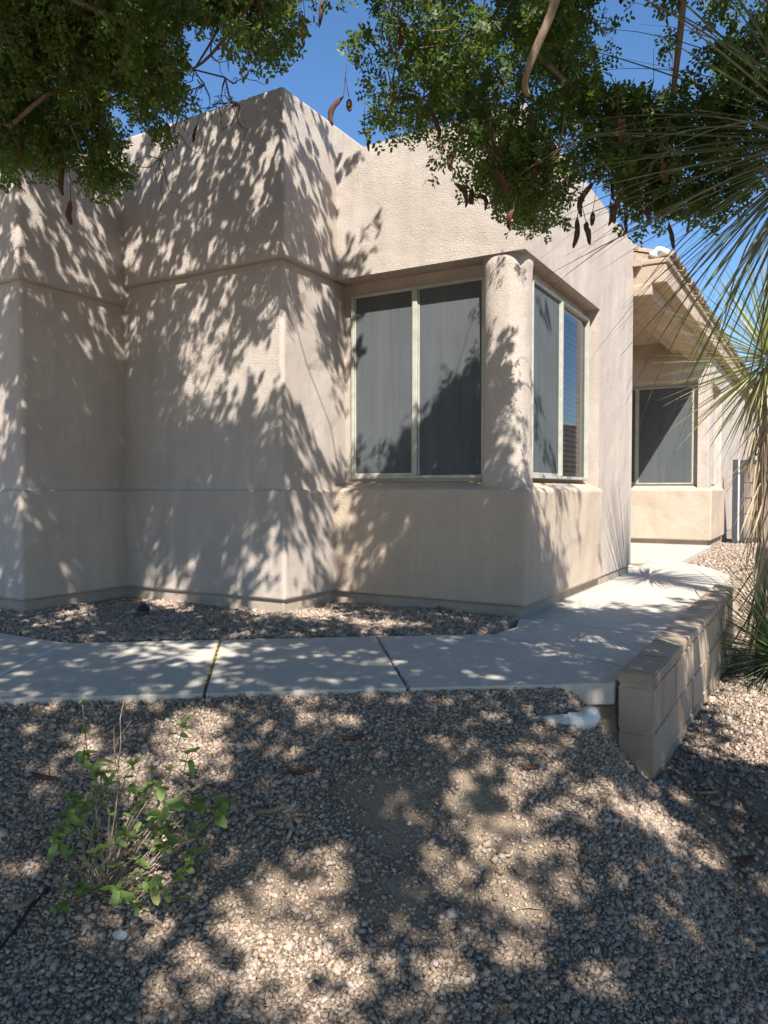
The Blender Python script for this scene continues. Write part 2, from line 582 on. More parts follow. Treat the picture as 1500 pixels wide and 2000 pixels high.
slab([h2w(-2.4, 3.4), wl(3.4), h2w(0.72, 4.1), h2w(0.285, 4.75), h2w(-2.4, 4.75)])
slab([h2w(-2.4, 4.75), h2w(0.285, 4.75), h2w(0.285, 7.7), h2w(-2.4, 7.7)], 0.004)
# pale filler strip in the mitre joint
prism('joint_strip', [(M1[0] - 0.016, M1[1] - 3.8), (M1[0] + 0.004, M1[1] - 3.8), (M2[0] + 0.004, M2[1] - 3.8), (M2[0] - 0.016, M2[1] - 3.8)], -0.05, 0.002, M['filler'], walk)

# ------------------------------------------------------------------ the house
SB, SILL, HEAD = 0.08, 0.86, 2.44           # stucco foot, sill line, lintel line
house = empty('stucco_house', (P4[0], P4[1], 0), ROT)
tag(house, 'tan pink stucco house with corner window and flat parapets', 'house')

def apply_mods(o):
    dg = bpy.context.evaluated_depsgraph_get()
    me = bpy.data.meshes.new_from_object(o.evaluated_get(dg))
    o.modifiers.clear()
    old = o.data
    o.data = me
    return o

def cut(o, cutters):
    tmp = []
    for c in cutters:
        k = link('cutter', bm_mesh(box_bm(*c), 'cutter'))
        tmp.append(k)
        k.parent = house
        m = o.modifiers.new('cut', 'BOOLEAN')
        m.operation = 'DIFFERENCE'; m.solver = 'EXACT'; m.object = k
    bpy.context.view_layer.update()
    apply_mods(o)
    for k in tmp:
        me = k.data
        bpy.data.objects.remove(k); bpy.data.meshes.remove(me)
    return o

ST, TAN, STEM = M['stucco'], M['stucco_tan'], M['stem']
# left volume
box('wall', -7.0, -3.07, -1.54, 2.2, SB, 2.36, ST, house, 0.035, 4)
box('upper_wall', -7.1, -3.033, -1.577, 2.3, 2.30, 3.23, ST, house, 0.03, 5)
box('wainscot', -7.1, -3.032, -1.578, 2.0, SB + 0.002, SILL, ST, house, 0.03, 5)
box('foundation', -7.0, -3.06, -1.55, 2.0, -0.25, SB + 0.03, STEM, house, 0.01)
# middle volume
box('wall', -4.2, -1.5, -0.645, 3.0, SB, 2.5, ST, house, 0.035, 4)
box('upper_wall', -4.0, -1.456, -0.689, 3.1, HEAD, 3.59, ST, house, 0.03, 5)
box('wainscot', -4.1, -1.464, -0.681, 2.9, SB + 0.004, SILL, ST, house, 0.03, 5)
box('foundation', -4.1, -1.49, -0.655, 2.9, -0.25, SB + 0.03, STEM, house, 0.01)

# corner-window volume: one solid with the window recess cut out
W0, W1, WT = 0.94, 2.35, 2.35
cw = link('wall', bm_mesh(box_bm(-2.6, 0.02, -0.03, 3.25, SB, 3.38), 'wall'), ST, house)
cut(cw, [(-1.9, 0.3, -0.4, 0.15, SILL - 0.3, HEAD), (-0.12, 0.4, -0.4, 1.91, SILL - 0.301, HEAD + 0.0005),
         (-0.75, -0.05, 0.36, 1.80, W0, WT)])
bevel(cw, 0.042, 5)
# wainscot: an L round the corner with a sloping sill
def l_wainscot(a0, a1, b0, b1, df, ds, z0, z1, zin, name='wainscot', mat=TAN):
    bm = bmesh.new()
    def solid(A, B, Cc, D, slope):
        pass
    # front arm, side arm as one outline with the sill raised at the inner line
    out = [(a0, b0), (a1, b0), (a1, b1)]
    inn = [(a0, b0 + df), (a1 - ds, b0 + df), (a1 - ds, b1)]
    ob = [bm.verts.new((x, y, z0)) for x, y in out]; ot = [bm.verts.new((x, y, z1)) for x, y in out]
    ib = [bm.verts.new((x, y, z0)) for x, y in inn]; it = [bm.verts.new((x, y, zin)) for x, y in inn]
    for i in range(2):
        bm.faces.new((ob[i], ob[i + 1], ot[i + 1], ot[i]))
        bm.faces.new((ot[i], ot[i + 1], it[i + 1], it[i]))
        bm.faces.new((it[i], it[i + 1], ib[i + 1], ib[i]))
        bm.faces.new((ib[i], ib[i + 1], ob[i + 1], ob[i]))
    bm.faces.new((ob[0], ot[0], it[0], ib[0]))
    bm.faces.new((ob[2], ib[2], it[2], ot[2]))
    bmesh.ops.recalc_face_normals(bm, faces=bm.faces)
    o = link(name, bm_mesh(bm, name), mat, house)
    bevel(o, 0.028, 5, 25)
    return o
l_wainscot(-1.62, 0.055, -0.06, 1.94, 0.26, 0.20, SB - 0.003, SILL, W0 - 0.004)
box('foundation', -2.5, 0.005, -0.02, 3.22, -0.25, SB + 0.03, STEM, house, 0.01)

def pier(a0, a1, b0, b1, z0, z1):
    """soft cornered stucco pier: superellipse section, flared foot"""
    bm = bmesh.new()
    ca, cb, ra, rb = (a0 + a1) / 2, (b0 + b1) / 2, (a1 - a0) / 2, (b1 - b0) / 2
    seg, rows = 40, 16
    rings = []
    for k in range(rows + 1):
        t = k / rows
        g = 1 + 0.16 * math.exp(-t * 26) + 0.012 * math.sin(6 * t + 1) + 0.10 * math.exp(-(1 - t) * 30)
        ring = []
        for i in range(seg):
            an = 2 * math.pi * i / seg
            c, s_ = math.cos(an), math.sin(an)
            e = 2 / 2.6
            ring.append(bm.verts.new((ca + ra * g * math.copysign(abs(c) ** e, c), cb + rb * g * math.copysign(abs(s_) ** e, s_), z0 + (z1 - z0) * t)))
        rings.append(ring)
    for k in range(rows):
        for i in range(seg):
            bm.faces.new((rings[k][i], rings[k][(i + 1) % seg], rings[k + 1][(i + 1) % seg], rings[k + 1][i]))
    bm.faces.new(rings[0][::-1]); bm.faces.new(rings[-1])
    return link('corner_pier', bm_mesh(bm, 'corner_pier'), ST, house, True)
pier(-0.315, -0.005, -0.01, 0.30, SILL - 0.02, HEAD + 0.03)

def window(axis_, pos, s0, s1, z0, z1, panes, out, fw=0.025, mid=None, blinds=False):
    """axis_ 'a': runs along the front wall at b = pos, faces -b; 'b': along the side wall at a = pos, faces +a.
    the parts stand `out` towards the outside; panes: list of 'screen' / 'glass' for the two leaves"""
    def bx(name, s_0, s_1, d0, d1, zz0, zz1, mat, parent, bev=0.0):
        # d measured outwards from pos
        if axis_ == 'a':
            return box(name, s_0, s_1, pos - d1, pos - d0, zz0, zz1, mat, parent, bev)
        return box(name, pos + d0, pos + d1, s_0, s_1, zz0, zz1, mat, parent, bev)
    bm = bmesh.new()
    def fb(s_0, s_1, d0, d1, zz0, zz1):
        if axis_ == 'a': box_bm(s_0, s_1, pos - d1, pos - d0, zz0, zz1, bm)
        else: box_bm(pos + d0, pos + d1, s_0, s_1, zz0, zz1, bm)
    m = mid if mid is not None else (s0 + s1) / 2
    d0, d1 = out - 0.06, out
    fb(s0, s0 + fw, d0, d1, z0, z1); fb(s1 - fw, s1, d0, d1, z0, z1)
    fb(s0 + fw, s1 - fw, d0, d1 - 0.002, z1 - fw, z1); fb(s0 + fw, s1 - fw, d0, d1 - 0.002, z0, z0 + fw)
    win = link('window', bm_mesh(bm, 'window'), M['frame'], house)
    bevel(win, 0.004, 2)
    bx('mullion', m - 0.020, m + 0.020, d0, d1 + 0.004, z0 + fw - 0.003, z1 - fw + 0.003, M['frame'], win, 0.004)
    bx('sash_rail', s0 + fw, m - 0.022, d0, d1 - 0.010, z0 + fw, z0 + fw + 0.018, M['frame'], win, 0.003)
    for k, (x0, x1) in enumerate(((s0 + fw, m - 0.021), (m + 0.021, s1 - fw))):
        if panes[k] == 'screen':
            bx('sun_screen', x0 + 0.002, x1 - 0.002, d0 + 0.015, d1 - 0.018, z0 + fw + 0.016 * (k == 0), z1 - fw, M['screen'], win)
            bx('screen_edge', x0, x0 + 0.012, d0 + 0.02, d1 - 0.012, z0 + fw, z1 - fw, M['frame'], win, 0.002)
            bx('screen_edge', x1 - 0.012, x1, d0 + 0.02, d1 - 0.012, z0 + fw, z1 - fw, M['frame'], win, 0.002)
        else:
            a_ = pos + d0 + 0.024
            gm = bmesh.new()
            gm.faces.new([gm.verts.new(p) for p in ((a_, x0, z0 + fw), (a_, x1, z0 + fw), (a_, x1, z1 - fw), (a_, x0, z1 - fw))])
            link('glass_pane', bm_mesh(gm, 'glass_pane'), M['glass'], win)
    if blinds:
        x0, x1 = m - 0.25, s1 - fw - 0.05
        bm = bmesh.new()
        n = 6
        for i in range(n + 1):
            u = -0.024 + 0.048 * i / n
            cz = 0.005 * (1 - (u / 0.024) ** 2)
            for e in (-0.5, 0.5):
                bm.verts.new((u, e * (x1 - x0), cz))
        bm.verts.ensure_lookup_table()
        for i in range(n):
            bm.faces.new((bm.verts[2 * i], bm.verts[2 * i + 1], bm.verts[2 * i + 3], bm.verts[2 * i + 2]))
        bmesh.ops.solidify(bm, geom=bm.faces[:], thickness=0.0025)
        me = bm_mesh(bm, 'blind_slat')
        me.materials.append(M['blind'])
        z = z0 + 0.05
        while z < z1 - 0.05:
            s = link('blind_slat', me, None, win)
            s.location = (pos + d0 - 0.024, (x0 + x1) / 2, z)
            s.rotation_euler = (0, R(38), 0)
            z += 0.043
        bx('blind_cord', x1 - 0.07, x1 - 0.066, d0 + 0.004, d0 + 0.007, z0 + 0.04, z1 - 0.04, M['blind'], win)
        bx('head_rail', x0, x1, d0 - 0.05, d0 + 0.004, z1 - 0.05, z1 - 0.01, M['blind'], win, 0.004)
    return win

w_front = window('a', 0.15, -1.43, -0.315, W0, WT, ('screen', 'screen'), 0.03, mid=-0.875)
w_side = window('b', -0.12, 0.33, 1.83, W0, WT, ('screen', 'glass'), 0.075, mid=1.03, blinds=True)

# back wing with its own corner window, same make
DA, DB = 0.24, 7.6
dw = link('wall', bm_mesh(box_bm(-3.0, DA, DB, 17.0, SB, 2.93), 'wall'), ST, house)
cut(dw, [(-2.0, DA - 0.17, DB - 0.4, DB + 0.10, SILL - 0.3, 2.52), (DA - 0.10, DA + 0.3, DB + 0.35, DB + 1.62, SILL - 0.301, 2.52)])
bevel(dw, 0.03, 3)
l_wainscot(-2.6, DA + 0.05, DB - 0.05, DB + 1.75, 0.16, 0.15, SB - 0.003, SILL, W0 - 0.01)
box('foundation', -2.8, DA - 0.01, DB + 0.01, 16.0, -0.25, SB + 0.03, STEM, house, 0.01)
window('a', DB + 0.10, -1.75, DA - 0.23, W0, 2.47, ('screen', 'screen'), 0.03, mid=-0.84)
window('b', DA - 0.10, DB + 0.42, DB + 1.56, W0, 2.47, ('screen', 'glass'), 0.03, mid=DB + 0.95)

# entry porch: side wall, ceiling, stepped stucco beam with tiled eave
box('porch_wall', -3.0, -2.5, 3.0, 7.8, 0.0, 3.3, ST, house)
box('porch_ceiling', -2.6, 0.1, 3.2, 7.7, 3.14, 3.2, M['stucco_trim'], house)
box('porch_upper_wall', -2.55, 0.02, 7.605, 7.8, 2.85, 3.18, M['stucco_trim'], house)
beam = box('beam', -0.08, 0.20, 3.262, 17.0, 2.84, 2.97, M['stucco_trim'], house, 0.02, 3)
box('fascia', -0.3, 0.34, 3.272, 17.1, 2.96, 3.15, M['stucco_trim'], house, 0.012, 2)
cor = box('cornice', -0.3, 0.37, 3.258, 17.2, 3.152, 3.205, M['stucco_trim'], house, 0.010, 2)
bm = bmesh.new()
sl = math.tan(R(17))
pr = [(0.36, 3.207), (-3.0, 3.207 + 3.36 * sl), (-3.0, 3.207)]
f0 = [bm.verts.new((a, 3.30, z)) for a, z in pr]; f1 = [bm.verts.new((a, 17.2, z)) for a, z in pr]
bm.faces.new(f0[::-1]); bm.faces.new(f1)
for i in range(3):
    bm.faces.new((f0[i], f0[(i + 1) % 3], f1[(i + 1) % 3], f1[i]))
bmesh.ops.recalc_face_normals(bm, faces=bm.faces)
roof = link('roof', bm_mesh(bm, 'roof'), M['tile'], house)
def tile_mesh():
    bm = bmesh.new()
    n = 8
    rings = []
    for x, r in ((0.0, 0.088), (0.42, 0.075)):
        rings.append([bm.verts.new((-x, r * math.cos(math.pi * k / n), r * 0.72 * math.sin(math.pi * k / n))) for k in range(n + 1)])
    for k in range(n):
        bm.faces.new((rings[0][k], rings[0][k + 1], rings[1][k + 1], rings[1][k]))
    bmesh.ops.solidify(bm, geom=bm.faces[:], thickness=0.014)
    bmesh.ops.recalc_face_normals(bm, faces=bm.faces)
    me = bm_mesh(bm, 'roof_tile')
    me.materials.append(M['tile'])
    return me
tm = tile_mesh()
for row in range(3):
    for i in range(66):
        t_ = link('roof_tile', tm, None, roof)
        a = 0.40 - row * 0.34
        t_.location = (a, 3.37 + 0.205 * i + 0.012 * math.sin(i * 2.3 + row), 3.207 + (0.36 - a) * sl + 0.016 + 0.014 * row)
        t_.rotation_euler = (0, R(17) + 0.02 * math.sin(i * 3.1 + row), 0.03 * math.sin(i * 1.7 + row))
# mortar lump closing the ridge end of the tiles
bm = bmesh.new()
bmesh.ops.create_icosphere(bm, subdivisions=3, radius=1)
for v in bm.verts:
    k = 1 + 0.18 * math.sin(5 * v.co.x + 3 * v.co.z) + 0.1 * math.sin(9 * v.co.y)
    v.co = Vector((v.co.x * 0.10 * k, v.co.y * 0.09 * k, v.co.z * 0.055 * k))
o = link('tile_mortar', bm_mesh(bm, 'tile_mortar'), M['flash'], roof, True)
o.location = (0.27, 3.34, 3.275)
tag(o, 'white mortar lump closing the tile end')

# small white stucco patch on the parapet end
# ------------------------------------------------------------------ block retaining wall
bw = empty('block_wall', (*h2w((WALL_A0 + WALL_A1) / 2, WALL_B0), 0), ROT)
tag(bw, 'low tan concrete block retaining wall beside the walkway', 'wall')
T = WALL_A1 - WALL_A0
def block_mesh(L, H, seed, Wd=T, bev=0.006):
    rnd = random.Random(seed)
    bm = box_bm(-Wd / 2, Wd / 2, 0, L, 0, H)
    for v in bm.verts:
        v.co += Vector((rnd.uniform(-1, 1), rnd.uniform(-1, 1), rnd.uniform(-1, 1))) * 0.0015
    bmesh.ops.bevel(bm, geom=bm.edges[:], offset=bev, segments=2, affect='EDGES')
    me = bm_mesh(bm, 'block')
    me.materials.append(M['block'])
    return me
BL, BH, J = 0.390, 0.195, 0.010
full = [block_mesh(BL, BH, s) for s in range(4)]
half = [block_mesh(BL / 2 - J / 2, BH, s + 10) for s in range(2)]
caps = [block_mesh(BL, 0.052, s + 20, T + 0.006, 0.006) for s in range(3)]
L_TOT = WALL_B1 - WALL_B0
ztop = 0.055
for i in range(int(L_TOT / (BL + J)) + 1):
    o = link('cap_block', caps[i % 3], None, bw)
    o.location = (random.uniform(-0.002, 0.002), i * (BL + J), ztop - 0.052 + random.uniform(-0.002, 0.002))
    o.rotation_euler = (0, 0, random.uniform(-0.006, 0.006))
n_full = int(L_TOT / (BL + J)) + 1
for c in range(4):
    z = ztop - 0.052 - J - BH - c * (BH + J)
    y = 0.0
    if c % 2 == 0:
        o = link('block', half[c // 2], None, bw); o.location = (0, 0, z)
        y = BL / 2 + J / 2
    while y < n_full * (BL + J) - 0.25:
        o = link('block', full[random.randrange(4)], None, bw)
        o.location = (random.uniform(-0.0025, 0.0025), y, z)
        o.rotation_euler = (0, 0, random.uniform(-0.005, 0.005))
        y += BL + J
box('mortar', -T / 2 + 0.007, T / 2 - 0.007, 0.007, n_full * (BL + J) - 0.24, -0.85, ztop - 0.035, M['mortar'], bw)

# ------------------------------------------------------------------ gate beyond the house
gp = h2w(0.44, 9.35)
gate = empty('side_gate', (*gp, 0), ROT)
tag(gate, 'grey steel framed side gate with weathered wood planks', 'gate')
GZ0, GZ1, GW = -0.02, 1.36, 1.15
box('post', -0.03, 0.05, -0.03, 0.05, -0.1, GZ1 + 0.01, M['gate_metal'], gate, 0.004)
box('hinge_strip', 0.062, 0.085, -0.012, 0.012, -0.02, GZ1 - 0.01, M['flash'], gate, 0.003)
bm = bmesh.new()
for s in ((0.09, 0.15, -0.025, 0.025, GZ0, GZ1), (GW - 0.06, GW, -0.025, 0.025, GZ0, GZ1),
          (0.15, GW - 0.06, -0.024, 0.024, GZ1 - 0.06, GZ1 - 0.001), (0.15, GW - 0.06, -0.024, 0.024, GZ0 + 0.001, GZ0 + 0.06)):
    box_bm(*s, bm)
link('frame', bm_mesh(bm, 'gate_frame'), M['gate_metal'], gate)
for i in range(8):
    x = 0.153 + i * 0.117
    o = box('plank', x, x + 0.108, -0.012 + 0.003 * (i % 2), 0.010 + 0.003 * (i % 2), GZ0 + 0.062, GZ1 - 0.062, M['wood'], gate, 0.002)
for z in (0.45, 0.72, 0.98):
    box('wire_bar', 0.16, GW - 0.07, -0.022, -0.017, z, z + 0.006, M['gate_metal'], gate)

# garden wall over the side yard, seen mirrored in the clear window pane
gw = empty('garden_wall', (11.5, 11, 0))
tag(gw, 'long tan stucco garden wall across the side yard, mirrored in the clear pane', 'wall')
box('wall', -0.1, 0.1, -7, 5.5, -0.6, 2.45, ST, gw, 0.03, 3)
box('cap', -0.14, 0.14, -7.02, 5.52, 2.453, 2.52, TAN, gw, 0.02, 3)

# ------------------------------------------------------------------ gravel
ico_v = np.array([[x, y, z] for x in (-1, 1) for y in (-1, 1) for z in (-1, 1)], float) * 0.8
ico_f = np.array([[0, 1, 3], [0, 3, 2], [4, 6, 7], [4, 7, 5], [0, 4, 5], [0, 5, 1], [2, 3, 7], [2, 7, 6], [0, 2, 6], [0, 6, 4], [1, 5, 7], [1, 7, 3]])

def in_any_slab(x, y):
    a, b = w2h(x, y)
    d = front_edge(x) - y
    on = (d < 0.0) & (y < back_edge(x)) & (a < WALL_A1)
    on |= (b > -1.5) & (a > -0.02) & (a < 0.285) & (b < 7.8)
    on |= (b > -1.45) & (a > -0.02) & (a < WALL_A1 + 0.003) & (b < 2.02)
    on |= (b > 1.9) & (a > -0.02) & (a < 0.96 - np.clip((b - 3.4) * 0.5, 0, 1)) & (b < 4.8)
    on |= (b > WALL_B0) & (b < WALL_B1) & (a > WALL_A0) & (a < WALL_A1)
    return on
def in_house(x, y):
    a, b = w2h(x, y)
    h = (a < -3.05) & (b > -1.56)
    h |= (a < -1.48) & (b > -0.66)
    h |= (a < 0.01) & (b > -0.03)
    h |= (a < 0.24) & (b > 7.6)
    return h

# stone templates: angular crushed rock
def stone_templates(n, seed):
    r = np.random.default_rng(seed)
    T_ = []
    for i in range(n):
        v = ico_v * (1 + r.uniform(-0.35, 0.22, (8, 1))) + r.normal(0, 0.20, (8, 3))
        v = v * np.array([1.0, r.uniform(0.62, 0.95), r.uniform(0.45, 0.75)])
        T_.append(v)
    return np.array(T_)
ST_T = stone_templates(90, 5)

def rand_rot(n, r, tilt=0.9):
    yaw = r.uniform(0, 2 * np.pi, n); ax = r.uniform(-tilt, tilt, n); ay = r.uniform(-tilt, tilt, n)
    cz, sz = np.cos(yaw), np.sin(yaw); cx, sx = np.cos(ax), np.sin(ax); cy, sy = np.cos(ay), np.sin(ay)
    Rz = np.zeros((n, 3, 3)); Rz[:, 0, 0] = cz; Rz[:, 0, 1] = -sz; Rz[:, 1, 0] = sz; Rz[:, 1, 1] = cz; Rz[:, 2, 2] = 1
    Rx = np.zeros((n, 3, 3)); Rx[:, 0, 0] = 1; Rx[:, 1, 1] = cx; Rx[:, 1, 2] = -sx; Rx[:, 2, 1] = sx; Rx[:, 2, 2] = cx
    Ry = np.zeros((n, 3, 3)); Ry[:, 1, 1] = 1; Ry[:, 0, 0] = cy; Ry[:, 0, 2] = sy; Ry[:, 2, 0] = -sy; Ry[:, 2, 2] = cy
    return Rz @ Rx @ Ry

def scatter_stones(name, label, x, y, size, seed, lift=0.25):
    r = np.random.default_rng(seed)
    n = len(x)
    t = ST_T[r.integers(0, len(ST_T), n)] * size[:, None, None]
    v = np.einsum('nij,nkj->nki', rand_rot(n, r), t)
    z = ground_z(x, y) + size * lift * r.uniform(0.2, 1.6, n)
    v = v + np.stack([x, y, z], -1)[:, None, :]
    f = ico_f[None] + (np.arange(n) * 8)[:, None, None]
    o = link(name, np_mesh(name, v.reshape(-1, 3), f.reshape(-1, 3)), M['gravel'])
    tag(o, label, 'gravel', kind='stuff')
    return o

def sample_area(n, x0, x1, y0, y1, ok, r):
    x = r.uniform(x0, x1, n); y = r.uniform(y0, y1, n)
    k = ok(x, y)
    return x[k], y[k]

def front_ok(x, y):
    d = front_edge(x) - y
    a, b = w2h(x, y)
    k = (d > 0.0) & (~((a > WALL_A0 - 0.01) & (a < WALL_A1 + 0.01) & (b > WALL_B0 - 0.02)))
    inview = np.abs(x) < y * 0.54 + 0.28
    # bare trodden patches
    bare = 1.0 * np.exp(-((((x - 0.20 - 0.35 * (2.6 - y)) / 0.36) ** 2 + ((y - 2.58) / 0.46) ** 2) ** 2)) * (0.45 + 0.95 * vnoise2(x * 5 + 30, y * 5 + 30, 17)) + 0.55 * np.exp(-(((x - 0.62) / 0.18) ** 2 + ((y - 2.95) / 0.10) ** 2))
    bare += 0.6 * np.exp(-(((x + 0.93) / 0.10) ** 2 + ((y - 2.28) / 0.12) ** 2))
    bare += 0.45 * (vnoise2(x * 2.2 + 9, y * 2.2 + 9, 8) > 0.72)
    keep = np.random.default_rng(91).random(len(x)) > bare
    return k & inview & keep
r1 = np.random.default_rng(21)
x, y = sample_area(130000, -2.3, 1.25, 1.45, 3.42, front_ok, r1)
size = np.clip(r1.lognormal(math.log(0.0056), 0.36, len(x)), 0.0022, 0.017)
scatter_stones('gravel', 'grey brown crushed gravel on the slope before the walkway', x, y, size, 31, 0.45)

def grit_ok(x, y):
    d = front_edge(x) - y
    p = np.exp(-((((x - 0.20 - 0.35 * (2.6 - y)) / 0.50) ** 2 + ((y - 2.58) / 0.60) ** 2) ** 2))
    return (d > 0.02) & (np.random.default_rng(5).random(len(x)) < p)
x, y = sample_area(17000, -0.6, 1.0, 1.8, 3.2, grit_ok, r1)
size = np.clip(r1.lognormal(math.log(0.0026), 0.35, len(x)), 0.001, 0.006)
scatter_stones('gravel', 'fine grit over the sandy bare patch in the gravel slope', x, y, size, 35, 0.4)

def right_ok(x, y):
    a, b = w2h(x, y)
    k = ((a > WALL_A1 + 0.012) | (b < WALL_B0)) & (front_edge(x) - y < 1.9) & ~in_any_slab(x, y) & ~in_house(x, y)
    return k & (x < y * 0.53 + 0.3) & (x > 1.0)
x, y = sample_area(60000, 1.0, 4.2, 1.5, 7.6, right_ok, r1)
size = np.clip(r1.lognormal(math.log(0.0080), 0.36, len(x)), 0.003, 0.022)
scatter_stones('gravel', 'sunlit tan gravel below the block wall', x, y, size, 32, 0.45)

def bed_ok(x, y):
    a, b = w2h(x, y)
    return (y > back_edge(x) + 0.004) & ~in_house(x, y) & (a < 0.0) & (b < 0.0) & (y < 6.4)
x, y = sample_area(62000, -3.2, 0.93, 4.2, 6.2, bed_ok, r1)
size = np.clip(r1.lognormal(math.log(0.0090), 0.34, len(x)), 0.003, 0.02)
scatter_stones('gravel', 'gravel filling the bed between walkway and house wall', x, y, size, 33, 0.4)

def far_ok(x, y):
    a, b = w2h(x, y)
    return ~in_any_slab(x, y) & ~in_house(x, y) & (a > 0.05) & (b > 2.0) & (x < y * 0.54 + 0.3)
x, y = sample_area(24000, 2.0, 7.6, 6.6, 14.0, far_ok, r1)
size = np.clip(r1.lognormal(math.log(0.0145), 0.3, len(x)), 0.006, 0.03)
scatter_stones('gravel', 'pale gravel strip in front of the side gate', x, y, size, 34, 0.4)

# fallen leaflets and grit among the stones
n = 5200
x = r1.uniform(-2.2, 2.4, n); y = np.concatenate([r1.uniform(1.6, 3.3, n * 3 // 5), r1.uniform(4.2, 6.0, n - n * 3 // 5)])
hot = 0.35 + 0.65 * (vnoise2(x * 3 + 3, y * 3 + 3, 12) > 0.55)
k = (r1.random(n) < hot) & ~in_any_slab(x, y) & ~in_house(x, y)
x, y = x[k], y[k]; n = len(x)
ql = np.array([[-1, 0, 0], [0, -0.45, 0.1], [1, 0, 0], [0, 0.45, 0.1]])
v = np.einsum('nij,nkj->nki', rand_rot(n, r1, 0.7), np.repeat(ql[None], n, 0) * r1.uniform(0.004, 0.0085, n)[:, None, None])
v += np.stack([x, y, ground_z(x, y) + r1.uniform(0.006, 0.014, n)], -1)[:, None, :]
o = link('leaf_litter', np_mesh('leaf_litter', v.reshape(-1, 3), np.arange(n * 4).reshape(-1, 4)), M['litter'])
tag(o, 'tiny yellow fallen leaflets scattered over the gravel', 'leaf litter', kind='stuff')
# grains caught in the open walkway joints
for (pa, pb), nm in ((((-0.94, 4.33), fe(-0.76)), 0), (((-0.045, 4.43), fe(0.106)), 1)):
    n = 170 if nm == 0 else 160
    t_ = r1.random(n)
    x = pa[0] + (pb[0] - pa[0]) * t_ + r1.normal(0, 0.004 if nm == 0 else 0.002, n)
    y = pa[1] + (pb[1] - pa[1]) * t_
    s_ = r1.uniform(0.0015, 0.005, n)
    tt = ST_T[r1.integers(0, len(ST_T), n)] * s_[:, None, None]
    v = np.einsum('nij,nkj->nki', rand_rot(n, r1), tt) + np.stack([x, y, r1.uniform(-0.008, 0.001, n)], -1)[:, None, :]
    f = ico_f[None] + (np.arange(n) * 8)[:, None, None]
    o = link('joint_grit', np_mesh('joint_grit', v.reshape(-1, 3), f.reshape(-1, 3)), M['litter'] if nm == 0 else M['gravel'])
    tag(o, ('yellow leaf bits and grit caught in an open walkway joint', 'dark grit caught in a narrow walkway joint')[nm], 'grit', kind='stuff')

# ------------------------------------------------------------------ the tree: crown, limbs, pods
def pip(poly, x, y):
    inside = np.zeros(len(x), bool)
    n = len(poly)
    j = n - 1
    for i in range(n):
        xi, yi = poly[i]; xj, yj = poly[j]
        if yi != yj:
            c = ((yi > y) != (yj > y)) & (x < (xj - xi) * (y - yi) / (yj - yi) + xi)
            inside ^= c
        j = i
    return inside

# how much of each surface the tree shades (outlines are where its shade lies on walls and ground)
SHADE = [
    ([(0, 0), (1500, 0), (1500, 2000), (0, 2000)], 0.76),
    ([(0, 280), (240, 280), (240, 1180), (0, 1180)], 0.93),
    ([(30, 640), (245, 640), (245, 1180), (30, 1180)], 1.15),
    ([(240, 250), (550, 180), (550, 960), (240, 960)], 0.80),
    ([(250, 280), (420, 230), (420, 620), (250, 760)], 1.0),
    ([(240, 640), (550, 560), (550, 960), (240, 960)], 0.68),
    ([(550, 180), (720, 290), (662, 560), (548, 560)], 0.62),
    ([(548, 540), (700, 580), (700, 960), (548, 960)], 0.34),
    ([(250, 960), (662, 960), (662, 1200), (250, 1200)], 0.42),
    ([(560, 960), (720, 960), (680, 1180), (560, 1200)], 0.16),
    ([(690, 290), (1000, 225), (1260, 470), (1260, 1130), (1165, 1150), (1165, 560), (1040, 500), (690, 560)], 0.02),
    ([(665, 300), (730, 290), (730, 560), (665, 560)], 0.36),
    ([(690, 560), (970, 520), (950, 650), (860, 760), (760, 850), (700, 950)], 0.10),
    ([(860, 740), (970, 620), (965, 950), (740, 950)], 1.0),
    ([(960, 520), (1045, 520), (1045, 700), (960, 740)], 0.22),
    ([(960, 740), (1045, 700), (1045, 960), (960, 960)], 0.6),
    ([(1040, 520), (1165, 560), (1165, 950), (1040, 950)], 0.06),
    ([(660, 955), (850, 955), (760, 1180), (660, 1170)], 0.20),
    ([(850, 955), (1030, 955), (1030, 1210), (740, 1180)], 0.97),
    ([(1020, 955), (1080, 955), (1110, 1180), (1020, 1200)], 0.55),
    ([(1080, 955), (1260, 955), (1260, 1130), (1110, 1180)], 0.05),
    ([(560, 1160), (760, 1150), (760, 1230), (560, 1230)], 0.3),
    ([(0, 1225), (1300, 1225), (1220, 1360), (0, 1375)], 0.94),
    ([(180, 1250), (430, 1250), (430, 1340), (180, 1330)], 0.42),
    ([(1030, 1215), (1160, 1195), (1330, 1215), (1290, 1250)], 0.72),
    ([(1160, 1100), (1450, 1050), (1450, 1190), (1330, 1190), (1150, 1150)], 0.0),
    ([(1240, 400), (1500, 400), (1500, 1130), (1240, 1130)], 0.0),
    ([(0, 1380), (1500, 1420), (1500, 2000), (0, 2000)], 0.86),
    ([(1000, 1430), (1500, 1540), (1500, 2000), (1300, 2000), (1050, 1700)], 0.93),
    ([(780, 1560), (960, 1560), (1120, 1720), (1180, 1900), (1050, 1900), (900, 1760)], 0.27),
    ([(560, 1760), (760, 1700), (900, 1780), (1000, 2000), (560, 2000)], 0.27),
    ([(60, 1380), (460, 1400), (460, 1760), (60, 1800)], 0.62),
    ([(100, 1900), (560, 1880), (560, 2000), (100, 2000)], 0.45),
    ([(1060, 1195), (1160, 1110), (1450, 1050), (1450, 1190), (1250, 1208), (1110, 1212)], 0.03),
    ([(1333, 1480), (1440, 1290), (1700, 1290), (1700, 1530), (1417, 1512)], 0.0),
]
